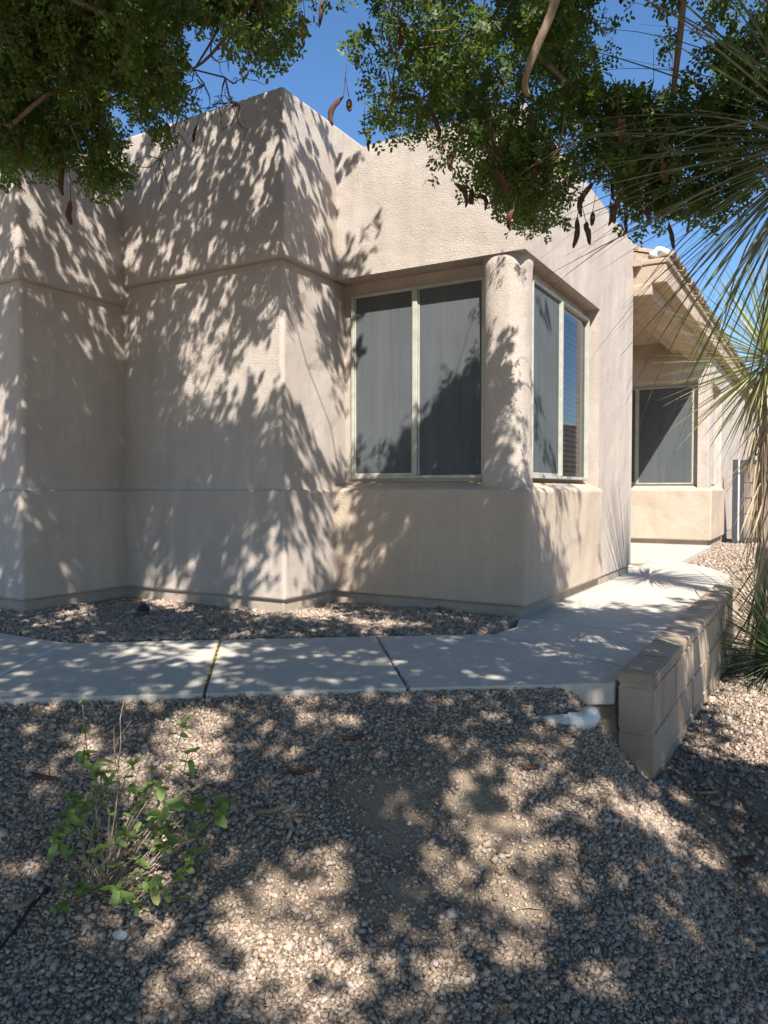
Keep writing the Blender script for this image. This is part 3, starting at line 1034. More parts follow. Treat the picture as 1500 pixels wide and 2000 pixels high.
FOL = [(0, 310), (30, 390), (60, 300), (100, 415), (150, 330), (190, 405), (235, 375), (275, 360), (285, 310), (330, 285), (365, 235), (385, 150),
       (350, 90), (420, 60), (470, 110), (490, 170), (520, 190), (535, 120), (570, 105), (600, 50), (645, 20), (648, -120), (668, -120), (676, 100), (690, 200), (705, 285),
       (740, 305), (785, 270), (815, 300), (860, 345), (885, 410), (905, 350), (950, 400), (985, 420), (1005, 480), (1035, 475), (1065, 445), (1098, 452), (1075, 330),
       (1110, 360), (1120, 430), (1180, 468), (1205, 420), (1240, 430), (1262, 500), (1290, 480), (1310, 440), (1390, 450), (1640, 440), (1640, -180), (-120, -180), (-120, 310)]

def landing(Pw):
    """where the sun ray through each point ends: on the house walls or the ground"""
    n = len(Pw)
    t = np.full(n, 1e9)
    a0, b0 = w2h(Pw[:, 0], Pw[:, 1])
    da = SUN_T[0] * U[0] + SUN_T[1] * U[1]; db = SUN_T[0] * V_[0] + SUN_T[1] * V_[1]
    for (A0, A1, B0, B1, Z1) in ((-7, -3.05, -1.56, 2, 3.23), (-4, -1.48, -0.67, 3, 3.59), (-2.6, 0.02, -0.03, 3.25, 3.38), (-3, 0.24, 7.6, 17, 3.1)):
        ta = np.stack([(A0 - a0) / da, (A1 - a0) / da]); tb = np.stack([(B0 - b0) / db, (B1 - b0) / db])
        tz = np.stack([(-1 - Pw[:, 2]) / SUN_T[2], (Z1 - Pw[:, 2]) / SUN_T[2]])
        t0 = np.max([ta.min(0), tb.min(0), tz.min(0)], axis=0); t1 = np.min([ta.max(0), tb.max(0), tz.max(0)], axis=0)
        ok = (t0 < t1) & (t1 > 0)
        t = np.where(ok & (t0 < t), np.maximum(t0, 0), t)
    tg = (-0.1 - Pw[:, 2]) / SUN_T[2]
    for _ in range(8):
        q = Pw + SUN_T * tg[:, None]
        tg = tg + (ground_z(q[:, 0], q[:, 1]) - q[:, 2]) / SUN_T[2] * 0.6
    t = np.minimum(t, tg)
    return Pw + SUN_T * t[:, None]

def to_px(Pw):
    return 750 + F * Pw[:, 0] / Pw[:, 1], HOR - F * (Pw[:, 2] - EYE) / Pw[:, 1]

e1 = np.cross(SUN_T, [0, 0, 1]); e1 /= np.linalg.norm(e1); e2 = np.cross(SUN_T, e1)
def sun_noise(Pw):
    p = Pw @ e1; q = Pw @ e2
    v = 0.50 * vnoise2(p * 2.3 + 60, q * 2.3 + 60, 51) + 0.46 * vnoise2(p * 5.2 + 60, q * 5.2 + 60, 52) + 0.16 * vnoise2(p * 11 + 60, q * 11 + 60, 53)
    return v
probe = sun_noise(rng.uniform(-6, 6, (40000, 3)))
srt = np.sort(probe)
def shade_at(Pw):
    L = landing(Pw)
    x, y = to_px(np.where(L[:, 1:2] < 0.3, np.array([[0, 0.3, 0]]), L))
    s = np.full(len(Pw), 0.78)
    for poly, val in SHADE:
        s = np.where(pip(poly, x, y), val, s)
    return s
def shade_ok(Pw, soft=0.04):
    s = shade_at(Pw)
    u = np.searchsorted(srt, sun_noise(Pw)) / len(srt)
    return u + rng.normal(0, soft, len(Pw)) < 1.12 * s - 0.13, s

# leaf-bearing twig templates: arching twig with pinnate leaves
def twig_template(seed, L=0.12, n_leaf=10, ll=0.0235, lw=0.0145, pairs=3):
    r = np.random.default_rng(seed)
    quads_ = []
    for j in range(n_leaf):
        s = L * (0.08 + 0.92 * (j + r.random() * 0.6) / n_leaf)
        p = np.array([s, r.normal(0, 0.012), -0.35 * s * s / L + r.normal(0, 0.012)])
        ang = r.uniform(0, 2 * np.pi)
        d = np.array([r.uniform(0.25, 0.9), math.cos(ang), math.sin(ang) * 0.8 - 0.1]); d /= np.linalg.norm(d)
        up = np.cross(d, r.normal(0, 1, 3)); up /= np.linalg.norm(up)
        sd = np.cross(d, up)
        Lr = r.uniform(0.03, 0.055)
        for k in range(pairs):
            q = p + d * Lr * (0.35 + 0.65 * k / (pairs - 1))
            for sg in (-1, 1):
                dd = sd * sg + d * 0.35 + up * r.normal(0, 0.35); dd /= np.linalg.norm(dd)
                sc_ = r.uniform(0.8, 1.15)
                a = q; l_ = ll * sc_; w_ = lw * sc_
                quads_.append([a, a + dd * l_ * 0.55 + d * w_ * 0.5, a + dd * l_, a + dd * l_ * 0.5 - d * w_ * 0.5])
    return np.array(quads_)          # (m,4,3)

TW_near = np.array([twig_template(100 + i) for i in range(14)])
TW_far = np.array([twig_template(200 + i, 0.28, 5, 0.062, 0.036, 4) for i in range(10)])

def orient(n, r, droop=0.5):
    """random frames, x axis = twig direction, biased downwards and outwards"""
    d = r.normal(0, 1, (n, 3)); d[:, 2] -= droop; d[:, 1] += 0.3
    d /= np.linalg.norm(d, axis=1)[:, None]
    h = r.normal(0, 1, (n, 3))
    s = np.cross(d, h); s /= np.linalg.norm(s, axis=1)[:, None]
    z = np.cross(d, s)
    flip = z[:, 2] < 0
    z[flip] *= -1; s[flip] *= -1
    return np.stack([d, s, z], -1)

# twigs in the part of the crown that hangs before the house
r2 = np.random.default_rng(77)
def vn3(Pw, s, seed):
    return 0.5 * (vnoise2(Pw[:, 0] * s + 60 + Pw[:, 2] * s * 0.7, Pw[:, 1] * s + 60, seed) + vnoise2(Pw[:, 2] * s + 60, Pw[:, 0] * s + 60 + Pw[:, 1] * s * 0.6, seed + 1))
near_pts = []
while sum(len(a) for a in near_pts) < 3500:
    n = 20000
    Yd = r2.uniform(2.5, 4.25, n)
    X = r2.uniform(-60, 1580, n); Yp = r2.uniform(-110, 480, n)
    Pw = np.stack([(X - 750) * Yd / F, Yd, EYE + (HOR - Yp) * Yd / F], -1)
    # the crown skirts downward towards its outer rim
    k = pip(FOL, X, Yp + 32) & pip(FOL, X + 30, Yp + 8) & pip(FOL, X - 30, Yp + 8)
    low = np.interp(Yp, [0, 200, 480], [2.5, 2.9, 3.25])
    k &= Yd > low
    k &= 0.62 * vn3(Pw, 3.4, 81) + 0.38 * vn3(Pw, 8.5, 85) > 0.495 + 0.06 * (X > 1130) + 0.05 * (r2.random(n) - 0.5)
    s = shade_at(Pw)
    un = np.searchsorted(srt, sun_noise(Pw)) / len(srt)
    k &= (un + r2.normal(0, 0.08, n) < 1.15 * s + 0.10) & (r2.random(n) < np.clip(1.5 * s, 0.12, 1))
    near_pts.append(Pw[k])
near_pts = np.concatenate(near_pts)[:3500]
# twigs of the rest of the crown: overhead and behind
far_pts = []
while sum(len(a) for a in far_pts) < 9500:
    n = 30000
    Yd = r2.uniform(-4.2, 4.7, n)
    X = r2.uniform(-3.8, 3.4, n)
    zl = np.maximum(3.1, 0.95 + 0.68 * Yd + 0.22)
    Z = zl + r2.uniform(0, 1.25, n) - 0.03 * X * X
    Z = np.maximum(Z, zl)
    Pw = np.stack([X, Yd, Z], -1)
    k, s = shade_ok(Pw)
    k &= (Yd < 3.9) | (X < -0.2)
    Lp = landing(Pw)
    far_pts.append(Pw[k])
far_pts = np.concatenate(far_pts)[:9500]

def crown_mesh(name, pts, TW, r, droop):
    n = len(pts)
    Rm = orient(n, r, droop)
    t = TW[r.integers(0, len(TW), n)]
    sc_ = r.uniform(0.8, 1.2, n)
    m = t.shape[1]
    v = np.einsum('nij,nmkj->nmki', Rm, t * sc_[:, None, None, None]) + pts[:, None, None, :]
    return np_mesh(name, v.reshape(-1, 3), np.arange(n * m * 4).reshape(-1, 4))

TRUNK = Vector((-1.25, -1.9, -0.85))
tree = empty('shade_tree', TRUNK)
tag(tree, 'large shade tree with small dark green leaflets and brown hanging pods', 'tree')
TO = np.array(TRUNK)
o = link('crown', crown_mesh('crown', near_pts - TO, TW_near, r2, 0.55), M['leaf'], tree); o['kind'] = 'stuff'
o = link('crown', crown_mesh('crown', far_pts - TO, TW_far, r2, 0.3), M['leaf'], tree); o['kind'] = 'stuff'

# limbs: a branching skeleton grown from the trunk to the twigs
nodes = [np.array([-1.25, -1.9, -0.85]), np.array([-1.2, -1.85, 0.3]), np.array([-1.05, -1.7, 1.8]), np.array([-0.75, -1.3, 3.2])]
par = [-1, 0, 1, 2]
att = list(near_pts[r2.choice(len(near_pts), 230, replace=False)]) + list(far_pts[r2.choice(len(far_pts), 130, replace=False)])
bare = [px(450, 35, 3.5), px(420, 95, 3.5), px(385, 150, 3.5), px(372, 190, 3.5), px(445, 165, 3.5), px(405, 180, 3.5), px(455, 212, 3.5), px(345, 265, 3.5),
        px(470, 215, 3.5), px(425, 215, 3.5), px(320, 320, 3.5), px(1065, 60, 3.1), px(1035, 110, 3.15), px(1018, 165, 3.2), px(1022, 195, 3.2),
        px(1300, 180, 3.4), px(1285, 250, 3.5), px(1262, 300, 3.5), px(1240, 345, 3.55)]
att += [np.array(b) for b in bare]
d0 = nodes[3]
att.sort(key=lambda p: np.linalg.norm(p - d0))
for p in att:
    arr = np.array(nodes[3:])
    dist = np.linalg.norm(arr - p, axis=1)
    # prefer parents nearer the trunk so limbs run outwards
    rd = np.linalg.norm(arr - d0, axis=1)
    cost = dist + 0.12 * np.maximum(0, rd - np.linalg.norm(p - d0) + 0.1) * 6
    j = int(np.argmin(cost)) + 3
    q = nodes[j]
    L_ = np.linalg.norm(p - q)
    steps = max(1, int(L_ / 0.16))
    prev = j
    for s in range(1, steps + 1):
        t_ = s / steps
        c = q + (p - q) * t_ + (r2.normal(0, 0.022 * min(1, L_ * 2), 3) if s < steps else 0)
        c = c + np.array([0, 0, 0.10 * L_ * math.sin(math.pi * t_)]) * (s < steps)
        nodes.append(c); par.append(prev); prev = len(nodes) - 1
load = np.zeros(len(nodes))
kids = [[] for _ in nodes]
for i in range(len(nodes) - 1, 0, -1):
    if load[i] == 0: load[i] = 1
    load[par[i]] += load[i]
    kids[par[i]].append(i)
rad = 0.0034 * np.sqrt(load)
rad = np.minimum(rad, 0.15)
rad = np.where(np.array(nodes)[:, 1] > 1.3, np.minimum(rad, 0.014), rad)
V, Fc = [], []
done = set()
def chain(i):
    out = [par[i], i]
    while kids[i]:
        k = max(kids[i], key=lambda c: load[c])
        out.append(k); i = k
    return out
stack = [1]
while stack:
    i = stack.pop()
    ch = chain(i)
    pts = [Vector(nodes[c] - TO) for c in ch]
    rr = [min(rad[c], rad[ch[1]] * 1.05) for c in ch]
    tube_into(V, Fc, pts, rr, 6 if rr[0] > 0.008 else 5, cap=False)
    for c in ch[1:]:
        main = max(kids[c], key=lambda q: load[q]) if kids[c] else None
        for k in kids[c]:
            if k != main: stack.append(k)
o = link('limb', np_mesh('limb', np.array([tuple(v) for v in V]), np.array(Fc)), M['bark'], tree, True)
o = link('trunk', tube_mesh('trunk', [Vector(nodes[c] - TO) for c in range(4)], [0.20, 0.165, 0.155, 0.14], 14), M['bark'], tree, True)
for path, r0 in ((((1120, -130, 2.5), (1092, -30, 2.55), (1068, 55, 2.6), (1050, 90, 2.62), (1036, 125, 2.64), (1022, 160, 2.66), (1019, 185, 2.68), (1030, 202, 2.70)), 0.0175),
                 (((1330, -60, 3.0), (1318, 90, 3.05), (1306, 190, 3.1), (1300, 245, 3.1), (1286, 292, 3.12), (1264, 338, 3.15), (1242, 385, 3.15)), 0.0125),
                 (((520, -40, 3.2), (500, 20, 3.25), (478, 45, 3.28), (455, 75, 3.3), (432, 108, 3.32), (400, 140, 3.35), (378, 150, 3.36)), 0.0095)):
    pts = [px(*p) - TRUNK for p in path]
    n_ = len(pts)
    o = link('limb', tube_mesh('limb', pts, [r0 * (1.15 - 0.55 * i / (n_ - 1)) * (1 + 0.12 * math.sin(i * 2.1)) for i in range(n_)], 9), M['bark'], tree, True)
    m_ = o.modifiers.new('sub', 'SUBSURF'); m_.levels = 1; m_.render_levels = 1
# thin twigs carrying the leaves, only where they show
V, Fc = [], []
arr = np.array(nodes)
for p in near_pts[::2]:
    dist = np.linalg.norm(arr - p, axis=1)
    j = int(np.argmin(dist))
    if dist[j] < 0.45:
        q = arr[j]
        mid = (p + q) / 2 + r2.normal(0, 0.02, 3) + np.array([0, 0, 0.03])
        tube_into(V, Fc, [Vector(q - TO), Vector(mid - TO), Vector(p - TO)], [0.0028, 0.0022, 0.0015], 3, cap=False)
# bare zigzag twigs on the leafless stretch
for b in bare[:11]:
    b = np.array(b)
    for _ in range(4):
        p = b.copy(); path = [Vector(p - TO)]
        d = r2.normal(0, 1, 3); d[2] -= 0.5; d /= np.linalg.norm(d)
        for s in range(6):
            p = p + (d + r2.normal(0, 0.55, 3)) * 0.025
            path.append(Vector(p - TO))
        tube_into(V, Fc, path, [0.003, 0.0028, 0.0025, 0.0022, 0.002, 0.0018, 0.0014], 3, cap=False)
o = link('twig', np_mesh('twig', np.array([tuple(v) for v in V]), np.array(Fc)), M['twig'], tree); o['kind'] = 'stuff'

# seed pods
def pod_mesh(L, rmax, bend, seed):
    rnd = random.Random(seed)
    pts, rr = [], []
    n = 9
    for i in range(n):
        t = i / (n - 1)
        pts.append(Vector((bend * math.sin(t * math.pi * 0.8) * L, bend * 0.15 * L * rnd.uniform(-1, 1), -t * L)))
        rr.append(rmax * (0.16 + 0.84 * math.sin(math.pi * min(1, t * 0.94 + 0.05)) ** 0.55) * (1 + 0.07 * math.sin(t * 30)))
    rr[0] = rmax * 0.15
    pts = [Vector((0.012 + 0.01 * rnd.uniform(-1, 1), 0.01 * rnd.uniform(-1, 1), 0.15)), Vector((0.006, 0.004, 0.08)), Vector((0, 0, 0.012))] + pts
    rr = [0.0012, 0.0015, 0.0018] + rr
    me = tube_mesh('seed_pod', pts, rr, 8)
    for v in me.vertices: v.co.y *= 0.72
    me.polygons.foreach_set('use_smooth', np.ones(len(me.polygons), bool))
    me.materials.append(M['pod'])
    return me
PODS = [pod_mesh(0.115, 0.0125, 0.16, 1), pod_mesh(0.10, 0.0135, -0.22, 2), pod_mesh(0.13, 0.012, 0.30, 3), pod_mesh(0.075, 0.0155, 0.05, 4), pod_mesh(0.09, 0.011, 0.4, 5)]
POD_PX = [(60, 30), (35, 275), (395, 15), (332, 250), (391, 253), (133, 335), (146, 398), (137, 145), (128, 170), (20, 165), (598, 48), (633, 20), (672, 200), (683, 205),
          (713, 270), (825, 0), (776, 50), (886, 365), (920, 375), (931, 385), (967, 340), (1000, 415), (1054, 325), (1060, 335), (1118, 350), (1123, 430), (1140, 440),
          (1155, 365), (1153, 420), (1190, 360), (1187, 400), (1207, 390), (1215, 415), (1212, 350), (1230, 380), (1247, 405), (1290, 325), (1305, 345), (1206, -5), (1292, -10),
          (1408, 10), (1200, 240), (1268, 170), (1350, 330), (1360, 400), (1300, 440), (890, 300), (840, 230), (700, 120), (250, 60), (180, 230), (70, 150), (960, 250), (1100, 150), (1150, 60)]
for i, (x, y) in enumerate(POD_PX):
    o = link('seed_pod', PODS[i % 5], None, tree)
    Yd = (3.15, 3.35, 3.0, 3.5, 3.25)[(i * 7) % 5]
    o.location = px(x, y, Yd) - TRUNK
    o.rotation_euler = (random.uniform(-0.25, 0.25), random.uniform(-0.25, 0.25), random.uniform(0, 6.28))
    s = random.uniform(0.8, 1.15)
    o.scale = (s, s, s)

# ------------------------------------------------------------------ yuccas
def blade(L, wd, droop, seed, twist=0.0, n=8):
    """one stiff blade along +x, drooping to -z, shallow V section"""
    bm = bmesh.new()
    rows = []
    for i in range(n + 1):
        t = i / n
        x = L * t * (1 - 0.18 * droop * t)
        z = -L * droop * t * t
        w_ = wd * (0.75 + 0.5 * t - 1.25 * t * t) * (1 - t ** 6) + 0.0006
        a = twist * t
        sy, sz = math.cos(a) * w_, math.sin(a) * w_
        rows.append([bm.verts.new((x, -sy, z - sz + w_ * 0.25)), bm.verts.new((x, 0, z)), bm.verts.new((x, sy, z + sz + w_ * 0.25))])
    for i in range(n):
        for k in range(2):
            bm.faces.new((rows[i][k], rows[i][k + 1], rows[i + 1][k + 1], rows[i + 1][k]))
    me = bm_mesh(bm, 'leaf')
    return me

def aim(o, d, roll=0.0):
    d = Vector(d).normalized()
    up = Vector((0, 0, 1))
    if abs(d.dot(up)) > 0.97: up = Vector((1, 0, 0))
    y = up.cross(d).normalized()
    z = d.cross(y)
    o.rotation_euler = (Matrix((d, y, z)).transposed().to_4x4() @ Matrix.Rotation(roll, 4, 'X')).to_euler()

def yucca(name, label, base, head_h, L, wd, n, mat, el0, el1, dead=0, dead_L=0.5, trunk_r=0.09, seed=0, droops=(0.05, 0.15, 0.3), skirt=(0.3, 1.0), lean=0.0):
    rnd = random.Random(seed)
    root = empty(name, base)
    tag(root, label, 'yucca')
    metas = []
    for k, dr in enumerate(droops):
        for tw in (0.0, 0.9):
            me = blade(L * (1 + 0.05 * k), wd, dr, k, tw)
            me.materials.append(mat)
            metas.append(me)
    h = Vector((lean, 0, head_h))
    if head_h > 0.3:
        pts = [Vector((lean * t, 0, head_h * t)) for t in (-0.05, 0.25, 0.5, 0.75, 0.97)]
        link('trunk', tube_mesh('trunk', pts, [trunk_r * 1.2, trunk_r, trunk_r * 0.95, trunk_r, trunk_r * 0.7], 12), M['bark'], root, True)
    for i in range(n):
        az = i * 2.39996 + rnd.uniform(-0.2, 0.2)
        t = (i + 0.5) / n
        el = math.asin(max(-1, min(1, math.sin(R(el0)) + (math.sin(R(el1)) - math.sin(R(el0))) * t))) + rnd.uniform(-0.08, 0.08)
        d = Vector((math.cos(az) * math.cos(el), math.sin(az) * math.cos(el), math.sin(el)))
        o = link('leaf', metas[rnd.randrange(len(metas))], None, root)
        o.location = h + d * 0.04 + Vector((0, 0, 0.10 * (t - 0.5)))
        aim(o, d, rnd.uniform(-0.5, 0.5))
        s = rnd.uniform(0.8, 1.1)
        o.scale = (s, 1, s)
    if dead:
        dm = [blade(dead_L * f, wd * 0.8, dr, 5, tw) for f, dr, tw in ((1, 0.04, 0.8), (1.15, 0.1, -1.2), (0.85, -0.1, 2.0))]
        for me in dm: me.materials.append(M['dead_leaf'])
        for i in range(dead):
            az = rnd.uniform(0, 6.283)
            t = rnd.random()
            el = R(rnd.uniform(-88, -70)) if rnd.random() < 0.8 else R(rnd.uniform(-75, -50))
            d = Vector((math.cos(az) * math.cos(el), math.sin(az) * math.cos(el), math.sin(el)))
            o = link('dead_leaf', dm[rnd.randrange(3)], None, root)
            z = head_h * (skirt[0] + (skirt[1] - skirt[0]) * t)
            rr = trunk_r * rnd.uniform(0.6, 1.5)
            o.location = (math.cos(az) * rr + lean * z / max(head_h, 0.1), math.sin(az) * rr, z)
            aim(o, d, rnd.uniform(-3, 3))
            s = rnd.uniform(0.7, 1.2)
            o.scale = (s, 1, s)
    return root
gz = lambda x, y: float(ground_z(np.array([x]), np.array([y]))[0])
b1 = (1.60, 2.82, gz(1.60, 2.82))
yucca('yucca', 'tall yucca with long grey green blades and brown skirt of dead leaves', b1, 2.12 - b1[2], 0.98, 0.0052, 270, M['yucca_leaf'], -70, 58, 150, 0.50, 0.085, 3, (0.08, 0.24, 0.42), (0.45, 0.99))
y1 = [o for o in COL.objects if o.name == 'yucca'][0]
long_me = [blade(1.0, 0.0065, dr, 3, tw, 12) for dr, tw in ((0.10, 0.0), (0.20, 0.7), (0.05, -0.6))]
for me in long_me: me.materials.append(M['yucca_leaf'])
for i, (x, y, Yd) in enumerate(((1215, 605, 2.45), (1228, 640, 2.5), (1222, 728, 2.4), (1272, 880, 2.45), (1290, 870, 2.5), (1345, 770, 2.6), (1250, 560, 2.7), (1300, 620, 2.75), (1180, 470, 2.55),
                                (1330, 560, 2.5), (1380, 640, 2.7), (1395, 760, 2.6), (1240, 500, 2.8), (1205, 440, 2.7), (1310, 700, 2.6), (1400, 820, 2.7), (1350, 660, 2.5), (1280, 540, 2.45))):
    tip = px(x, y, Yd) - y1.location
    h0 = Vector((0, 0, 2.12 - b1[2] + random.uniform(-0.04, 0.05)))
    dv_ = tip - h0
    o = link('leaf', long_me[i % 3], None, y1)
    o.location = h0
    aim(o, dv_.normalized() + Vector((0, 0, 0.12)), random.uniform(-0.4, 0.4))
    o.scale = (dv_.length, 1, dv_.length)
b2 = (2.88, 5.72, gz(2.88, 5.72))
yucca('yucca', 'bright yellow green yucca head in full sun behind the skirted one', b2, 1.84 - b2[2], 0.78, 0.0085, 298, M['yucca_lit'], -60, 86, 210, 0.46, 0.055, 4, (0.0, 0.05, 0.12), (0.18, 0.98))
b3 = (2.86, 5.42, gz(2.86, 5.42))
yucca('young_yucca', 'low green young yucca clump growing behind the block wall end', b3, 0.20, 0.76, 0.0080, 290, M['yucca_young'], -12, 80, 24, 0.4, 0.05, 5, (0.05, 0.12, 0.28), (0.2, 0.8))

# ------------------------------------------------------------------ small shrub in the gravel
def oval_leaf(L, wd, seed):
    bm = bmesh.new()
    n = 7
    rows = []
    for i in range(n + 1):
        t = i / n
        w_ = wd * 0.5 * math.sin(math.pi * min(1.0, 0.05 + 0.95 * t ** 1.15)) ** 0.6 + 0.0004
        z = -0.22 * L * t * t + 0.004 * math.sin(seed + 5 * t)
        rows.append([bm.verts.new((L * t, -w_, z + w_ * 0.35)), bm.verts.new((L * t, 0, z)), bm.verts.new((L * t, w_, z + w_ * 0.35))])
    for i in range(n):
        for k in range(2):
            bm.faces.new((rows[i][k], rows[i][k + 1], rows[i + 1][k + 1], rows[i + 1][k]))
    me = bm_mesh(bm, 'leaf')
    me.polygons.foreach_set('use_smooth', np.ones(len(me.polygons), bool))
    me.materials.append(M['shrub_leaf'])
    return me
SL = [oval_leaf(0.040, 0.022, 0), oval_leaf(0.032, 0.018, 1), oval_leaf(0.050, 0.026, 2), oval_leaf(0.024, 0.014, 3)]
SB_ = Vector((-0.86, 2.28, gz(-0.86, 2.28)))
shrub = empty('shrub', SB_)
tag(shrub, 'sparse young shrub with oval green leaves growing in the gravel', 'shrub')
TIPS = [  # pixel of each shoot tip, depth, number of leaves
    (160, 1372, 2.34, 3), (158, 1480, 2.30, 7), (188, 1505, 2.26, 8), (130, 1560, 2.22, 9), (178, 1555, 2.34, 6), (205, 1535, 2.40, 5),
    (120, 1605, 2.16, 8), (105, 1645, 2.10, 8), (255, 1500, 2.42, 3), (262, 1565, 2.38, 3), (290, 1535, 2.36, 8), (305, 1545, 2.30, 7),
    (350, 1430, 2.46, 5), (365, 1480, 2.44, 5), (300, 1605, 2.28, 9), (325, 1590, 2.20, 6), (385, 1575, 2.40, 6), (438, 1575, 2.34, 9), (425, 1595, 2.28, 6),
    (335, 1650, 2.26, 8), (375, 1680, 2.20, 7), (230, 1640, 2.18, 6), (220, 1760, 2.05, 6), (305, 1735, 2.10, 7), (280, 1735, 2.12, 3), (105, 1785, 2.06, 7), (155, 1745, 2.10, 8),
    (265, 1785, 2.05, 4), (360, 1770, 2.10, 2), (180, 1680, 2.2, 4), (210, 1605, 2.34, 4), (250, 1690, 2.24, 5)]
rs = random.Random(11)
V, Fc = [], []
def shoot(tip, r0, r1_, n=7, sway=0.02):
    p0 = Vector((rs.uniform(-0.03, 0.03), rs.uniform(-0.03, 0.03), -0.02))
    path = []
    bow = Vector((rs.uniform(-1, 1), rs.uniform(-1, 1), 0)) * 0.055
    for i in range(n + 1):
        t = i / n
        q = p0.lerp(tip, t)
        q += bow * math.sin(math.pi * t) + Vector((0, 0, -0.06 * math.sin(math.pi * t) * (tip - p0).length * (1 if tip.z < 0.2 else 0)))
        q += Vector((rs.uniform(-1, 1), rs.uniform(-1, 1), rs.uniform(-1, 1))) * 0.0065
        path.append(q)
    tube_into(V, Fc, path, [r0 + (r1_ - r0) * i / n for i in range(n + 1)], 5, cap=False)
    return path
for (x, y, Yd, nl) in TIPS:
    nl = int(nl * 1.25)
    tip = px(x, y, Yd) - SB_
    path = shoot(tip, rs.uniform(0.0026, 0.0042), 0.0014)
    d = (path[-1] - path[-2]).normalized()
    for f in range(rs.randrange(1, 3)):
        q0 = path[rs.randrange(3, 7)]
        q1 = q0 + Vector((rs.uniform(-1, 1), rs.uniform(-1, 1), rs.uniform(0.1, 1.0))) * rs.uniform(0.02, 0.055)
        tube_into(V, Fc, [q0, q0.lerp(q1, 0.5) + Vector((0, 0, 0.006)), q1], [0.0018, 0.0015, 0.001], 4, cap=False)
        if rs.random() < 0.6:
            for e in range(2):
                o = link('leaf', SL[rs.choice((1, 3))], None, shrub)
                o.location = q1
                a_ = rs.uniform(0, 6.28)
                aim(o, (math.cos(a_), math.sin(a_), rs.uniform(-0.2, 0.9)), rs.uniform(-0.5, 0.5))
    for q in path[4:7]:
        if rs.random() < 0.55:
            a_ = rs.uniform(0, 6.28)
            for e in (0, math.pi):
                o = link('leaf', SL[rs.choice((1, 3, 3))], None, shrub)
                o.location = q
                aim(o, (math.cos(a_ + e), math.sin(a_ + e), rs.uniform(0.0, 0.8)), rs.uniform(-0.4, 0.4))
    for k in range(nl):
        az = k * 2.4 + rs.uniform(-0.4, 0.4)
        el = R(rs.uniform(-25, 60))
        o = link('leaf', SL[rs.randrange(4)], None, shrub)
        back = 0 if k < 4 else rs.uniform(0.012, 0.05)
        o.location = path[-1] - d * back
        aim(o, (math.cos(az) * math.cos(el), math.sin(az) * math.cos(el), math.sin(el)), rs.uniform(-0.5, 0.5))
        s = rs.uniform(0.6, 1.25)
        o.scale = (s, s * rs.uniform(0.8, 1.15), s * rs.uniform(0.5, 2.2))
for (x, y, Yd) in ((215, 1420, 2.40), (236, 1366, 2.46), (248, 1412, 2.42), (48, 1572, 2.2), (330, 1520, 2.4), (130, 1700, 2.15), (370, 1620, 2.35)):
    shoot(px(x, y, Yd) - SB_, 0.003, 0.0012, 9)
o = link('stem', np_mesh('stem', np.array([tuple(v) for v in V]), np.array(Fc)), M['shrub_stem'], shrub, True)

# ------------------------------------------------------------------ drain pipe end
pp0, pp1 = px(985, 1424, 3.14), px(1118, 1414, 3.08)
pipe = empty('drain_pipe', pp1)
tag(pipe, 'white plastic drain pipe end poking out of the gravel', 'pipe')
dv = (pp1 - pp0)
link('pipe', tube_mesh('pipe', [pp0 - pp1, Vector((0, 0, 0)) + dv * 0.02], [0.033, 0.0335], 24), M['pvc'], pipe, True)
dn = dv.normalized()
link('coupling', tube_mesh('coupling', [-dn * 0.006, -dn * 0.0055, dn * 0.004, dn * 0.0045, dn * 0.040, dn * 0.0405, dn * 0.052, dn * 0.0525],
                              [0.0335, 0.0395, 0.0395, 0.0375, 0.0375, 0.0400, 0.0400, 0.0300], 28), M['pvc'], pipe, True)
link('elbow', tube_mesh('elbow', [dn * 0.046, dn * 0.064 + Vector((0, 0.003, 0.002)), dn * 0.080 + Vector((0, 0.012, 0.005)), dn * 0.090 + Vector((0, 0.028, 0.008)), dn * 0.093 + Vector((0, 0.060, 0.010))],
                        [0.0350, 0.0355, 0.0355, 0.0355, 0.0355], 24), M['pvc'], pipe, True)
for o in pipe.children: o.data.set_sharp_from_angle(angle=R(32))

# ------------------------------------------------------------------ irrigation fitting by the wall
fp = px(278, 1200, 5.12)
fit = empty('irrigation_fitting', (fp.x, fp.y, gz(fp.x, fp.y)))
tag(fit, 'small dark blue irrigation fitting standing in the gravel bed', 'fitting')
link('body', lathe_mesh('body', [(0.036, -0.02), (0.039, 0.0), (0.040, 0.055), (0.036, 0.060)], 22), M['blue_plastic'], fit, True)
link('collar', lathe_mesh('collar', [(0.043, 0.050), (0.0435, 0.066), (0.040, 0.072)], 22), M['blue_plastic'], fit, True)
link('cap', lathe_mesh('cap', [(0.024, 0.071), (0.024, 0.088), (0.020, 0.093)], 12), M['blue_plastic'], fit, True)

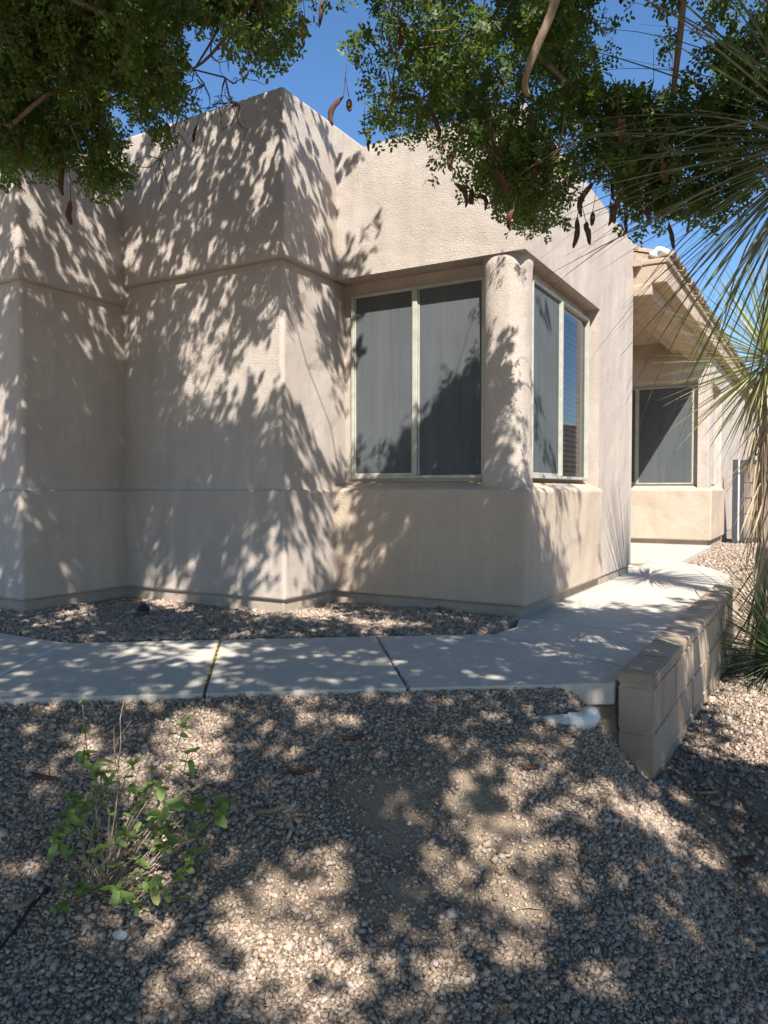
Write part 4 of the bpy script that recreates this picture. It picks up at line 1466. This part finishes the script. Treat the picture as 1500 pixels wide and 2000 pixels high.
# ------------------------------------------------------------------ loose bits on the ground
def on_ground(x_px, y_px):
    """ground point under a pixel of the photograph"""
    Y = 3.0
    lo, hi = 1.2, 7.5
    for _ in range(50):
        Y = (lo + hi) / 2
        p = px(x_px, y_px, Y)
        if p.z > gz(p.x, Y): lo = Y
        else: hi = Y
    return px(x_px, y_px, Y)
pod_bits = [(530, 1595, 0.30, 'dry_pod', 'curled tan half pod with pale ribs on the gravel'),
            (45, 1778, 1.0, 'dry_pod', 'split pod shell lying beside the black tubing'),
            (1045, 1508, 0.5, 'pod', 'dark pod lying below the pipe end'),
            (590, 1518, 0.1, 'pod', 'dark pod lying upslope of the curled pod'),
            (1390, 1560, -0.4, 'dry_pod', 'dark pod lying in the shade beyond the block wall corner'),
            (1470, 1695, 0.3, 'pod', 'brown pod lying on the open gravel far from the wall'),
            (80, 1530, -0.2, 'pod', 'dark pod lying behind the shrub'),
            (690, 1450, 0.2, 'pod', 'brown pod lying just below the walkway edge')]
for x, y, rz, mt, lab in pod_bits:
    p = on_ground(x, y)
    pts = [Vector((0.048 * math.cos(t), 0.012 * math.sin(2 * t + 0.6), 0.004)) for t in np.linspace(0, math.pi, 9)]
    me = tube_mesh('fallen_pod', pts, [0.002, 0.008, 0.010, 0.0105, 0.0105, 0.0105, 0.010, 0.008, 0.003], 8)
    for v in me.vertices: v.co.z *= 0.7
    o = link('fallen_pod', me, M[mt], None, True)
    o.location = p + Vector((0, 0, 0.010)); o.rotation_euler = (random.uniform(-.2, .2), random.uniform(-.2, .2), rz)
    tag(o, lab, 'seed pod')
def lay(name, lab, cat, pix, r, mat, lift=0.012):
    pts = [on_ground(x, y) + Vector((0, 0, lift + 0.003 * math.sin(i * 2))) for i, (x, y) in enumerate(pix)]
    o0 = pts[0].copy()
    n = len(pts)
    o = link(name, tube_mesh(name, [p - o0 for p in pts], [r] * n, 7), mat, None, True)
    o.location = o0
    tag(o, lab, cat)
lay('drip_tube', 'black drip tubing half buried beside the shrub', 'tubing', [(-60, 1930), (-20, 1885), (5, 1852), (25, 1828), (48, 1795), (72, 1768), (85, 1752)], 0.0052, M['hose'], 0.012)
lay('dry_twig', 'crooked dry twig leaning at the house foundation', 'twig', [(835, 1186), (846, 1190), (855, 1192), (862, 1199), (868, 1206)], 0.006, M['twig'], 0.03)
lay('dry_twig', 'pale dry twig lying above the white pipe', 'twig', [(1052, 1366), (1066, 1364), (1080, 1363), (1098, 1362)], 0.004, M['shrub_stem'], 0.012)
lay('dry_twig', 'thin pale twig lying across the bare dirt patch', 'twig', [(1020, 1794), (1040, 1793), (1062, 1794)], 0.002, M['shrub_stem'], 0.010)

# pale rocks larger than the gravel
for i, (x, y, s, lab) in enumerate(((225, 1845, 0.021, 'pale grey rock beside the shrub stem'), (800, 1618, 0.010, 'small white pebble on the bare dirt'),
                                    (783, 1895, 0.017, 'greenish rounded stone among the sunlit gravel'), (1120, 1382, 0.03, 'rounded brown stone behind the white pipe'),
                                    (1295, 1538, 0.019, 'pale stone at the foot of the block wall corner'))):
    p = on_ground(x, y)
    bm = bmesh.new()
    bmesh.ops.create_icosphere(bm, subdivisions=2, radius=1)
    rr = random.Random(i)
    for v in bm.verts:
        v.co *= s * (1 + rr.uniform(-0.13, 0.13))
        v.co.z *= 0.65; v.co.y *= 0.75
    col = ((0.5, 0.47, 0.44), (0.7, 0.68, 0.64), (0.30, 0.29, 0.22), (0.36, 0.28, 0.21), (0.55, 0.5, 0.45))[i]
    o = link('rock', bm_mesh(bm, 'rock'), plain('rock_%d' % i, col, 0.85, 0.2, 0, 0.2))
    o.location = p + Vector((0, 0, s * 0.35)); o.rotation_euler = (0.2, 0.1, i)
    tag(o, lab, 'rock')
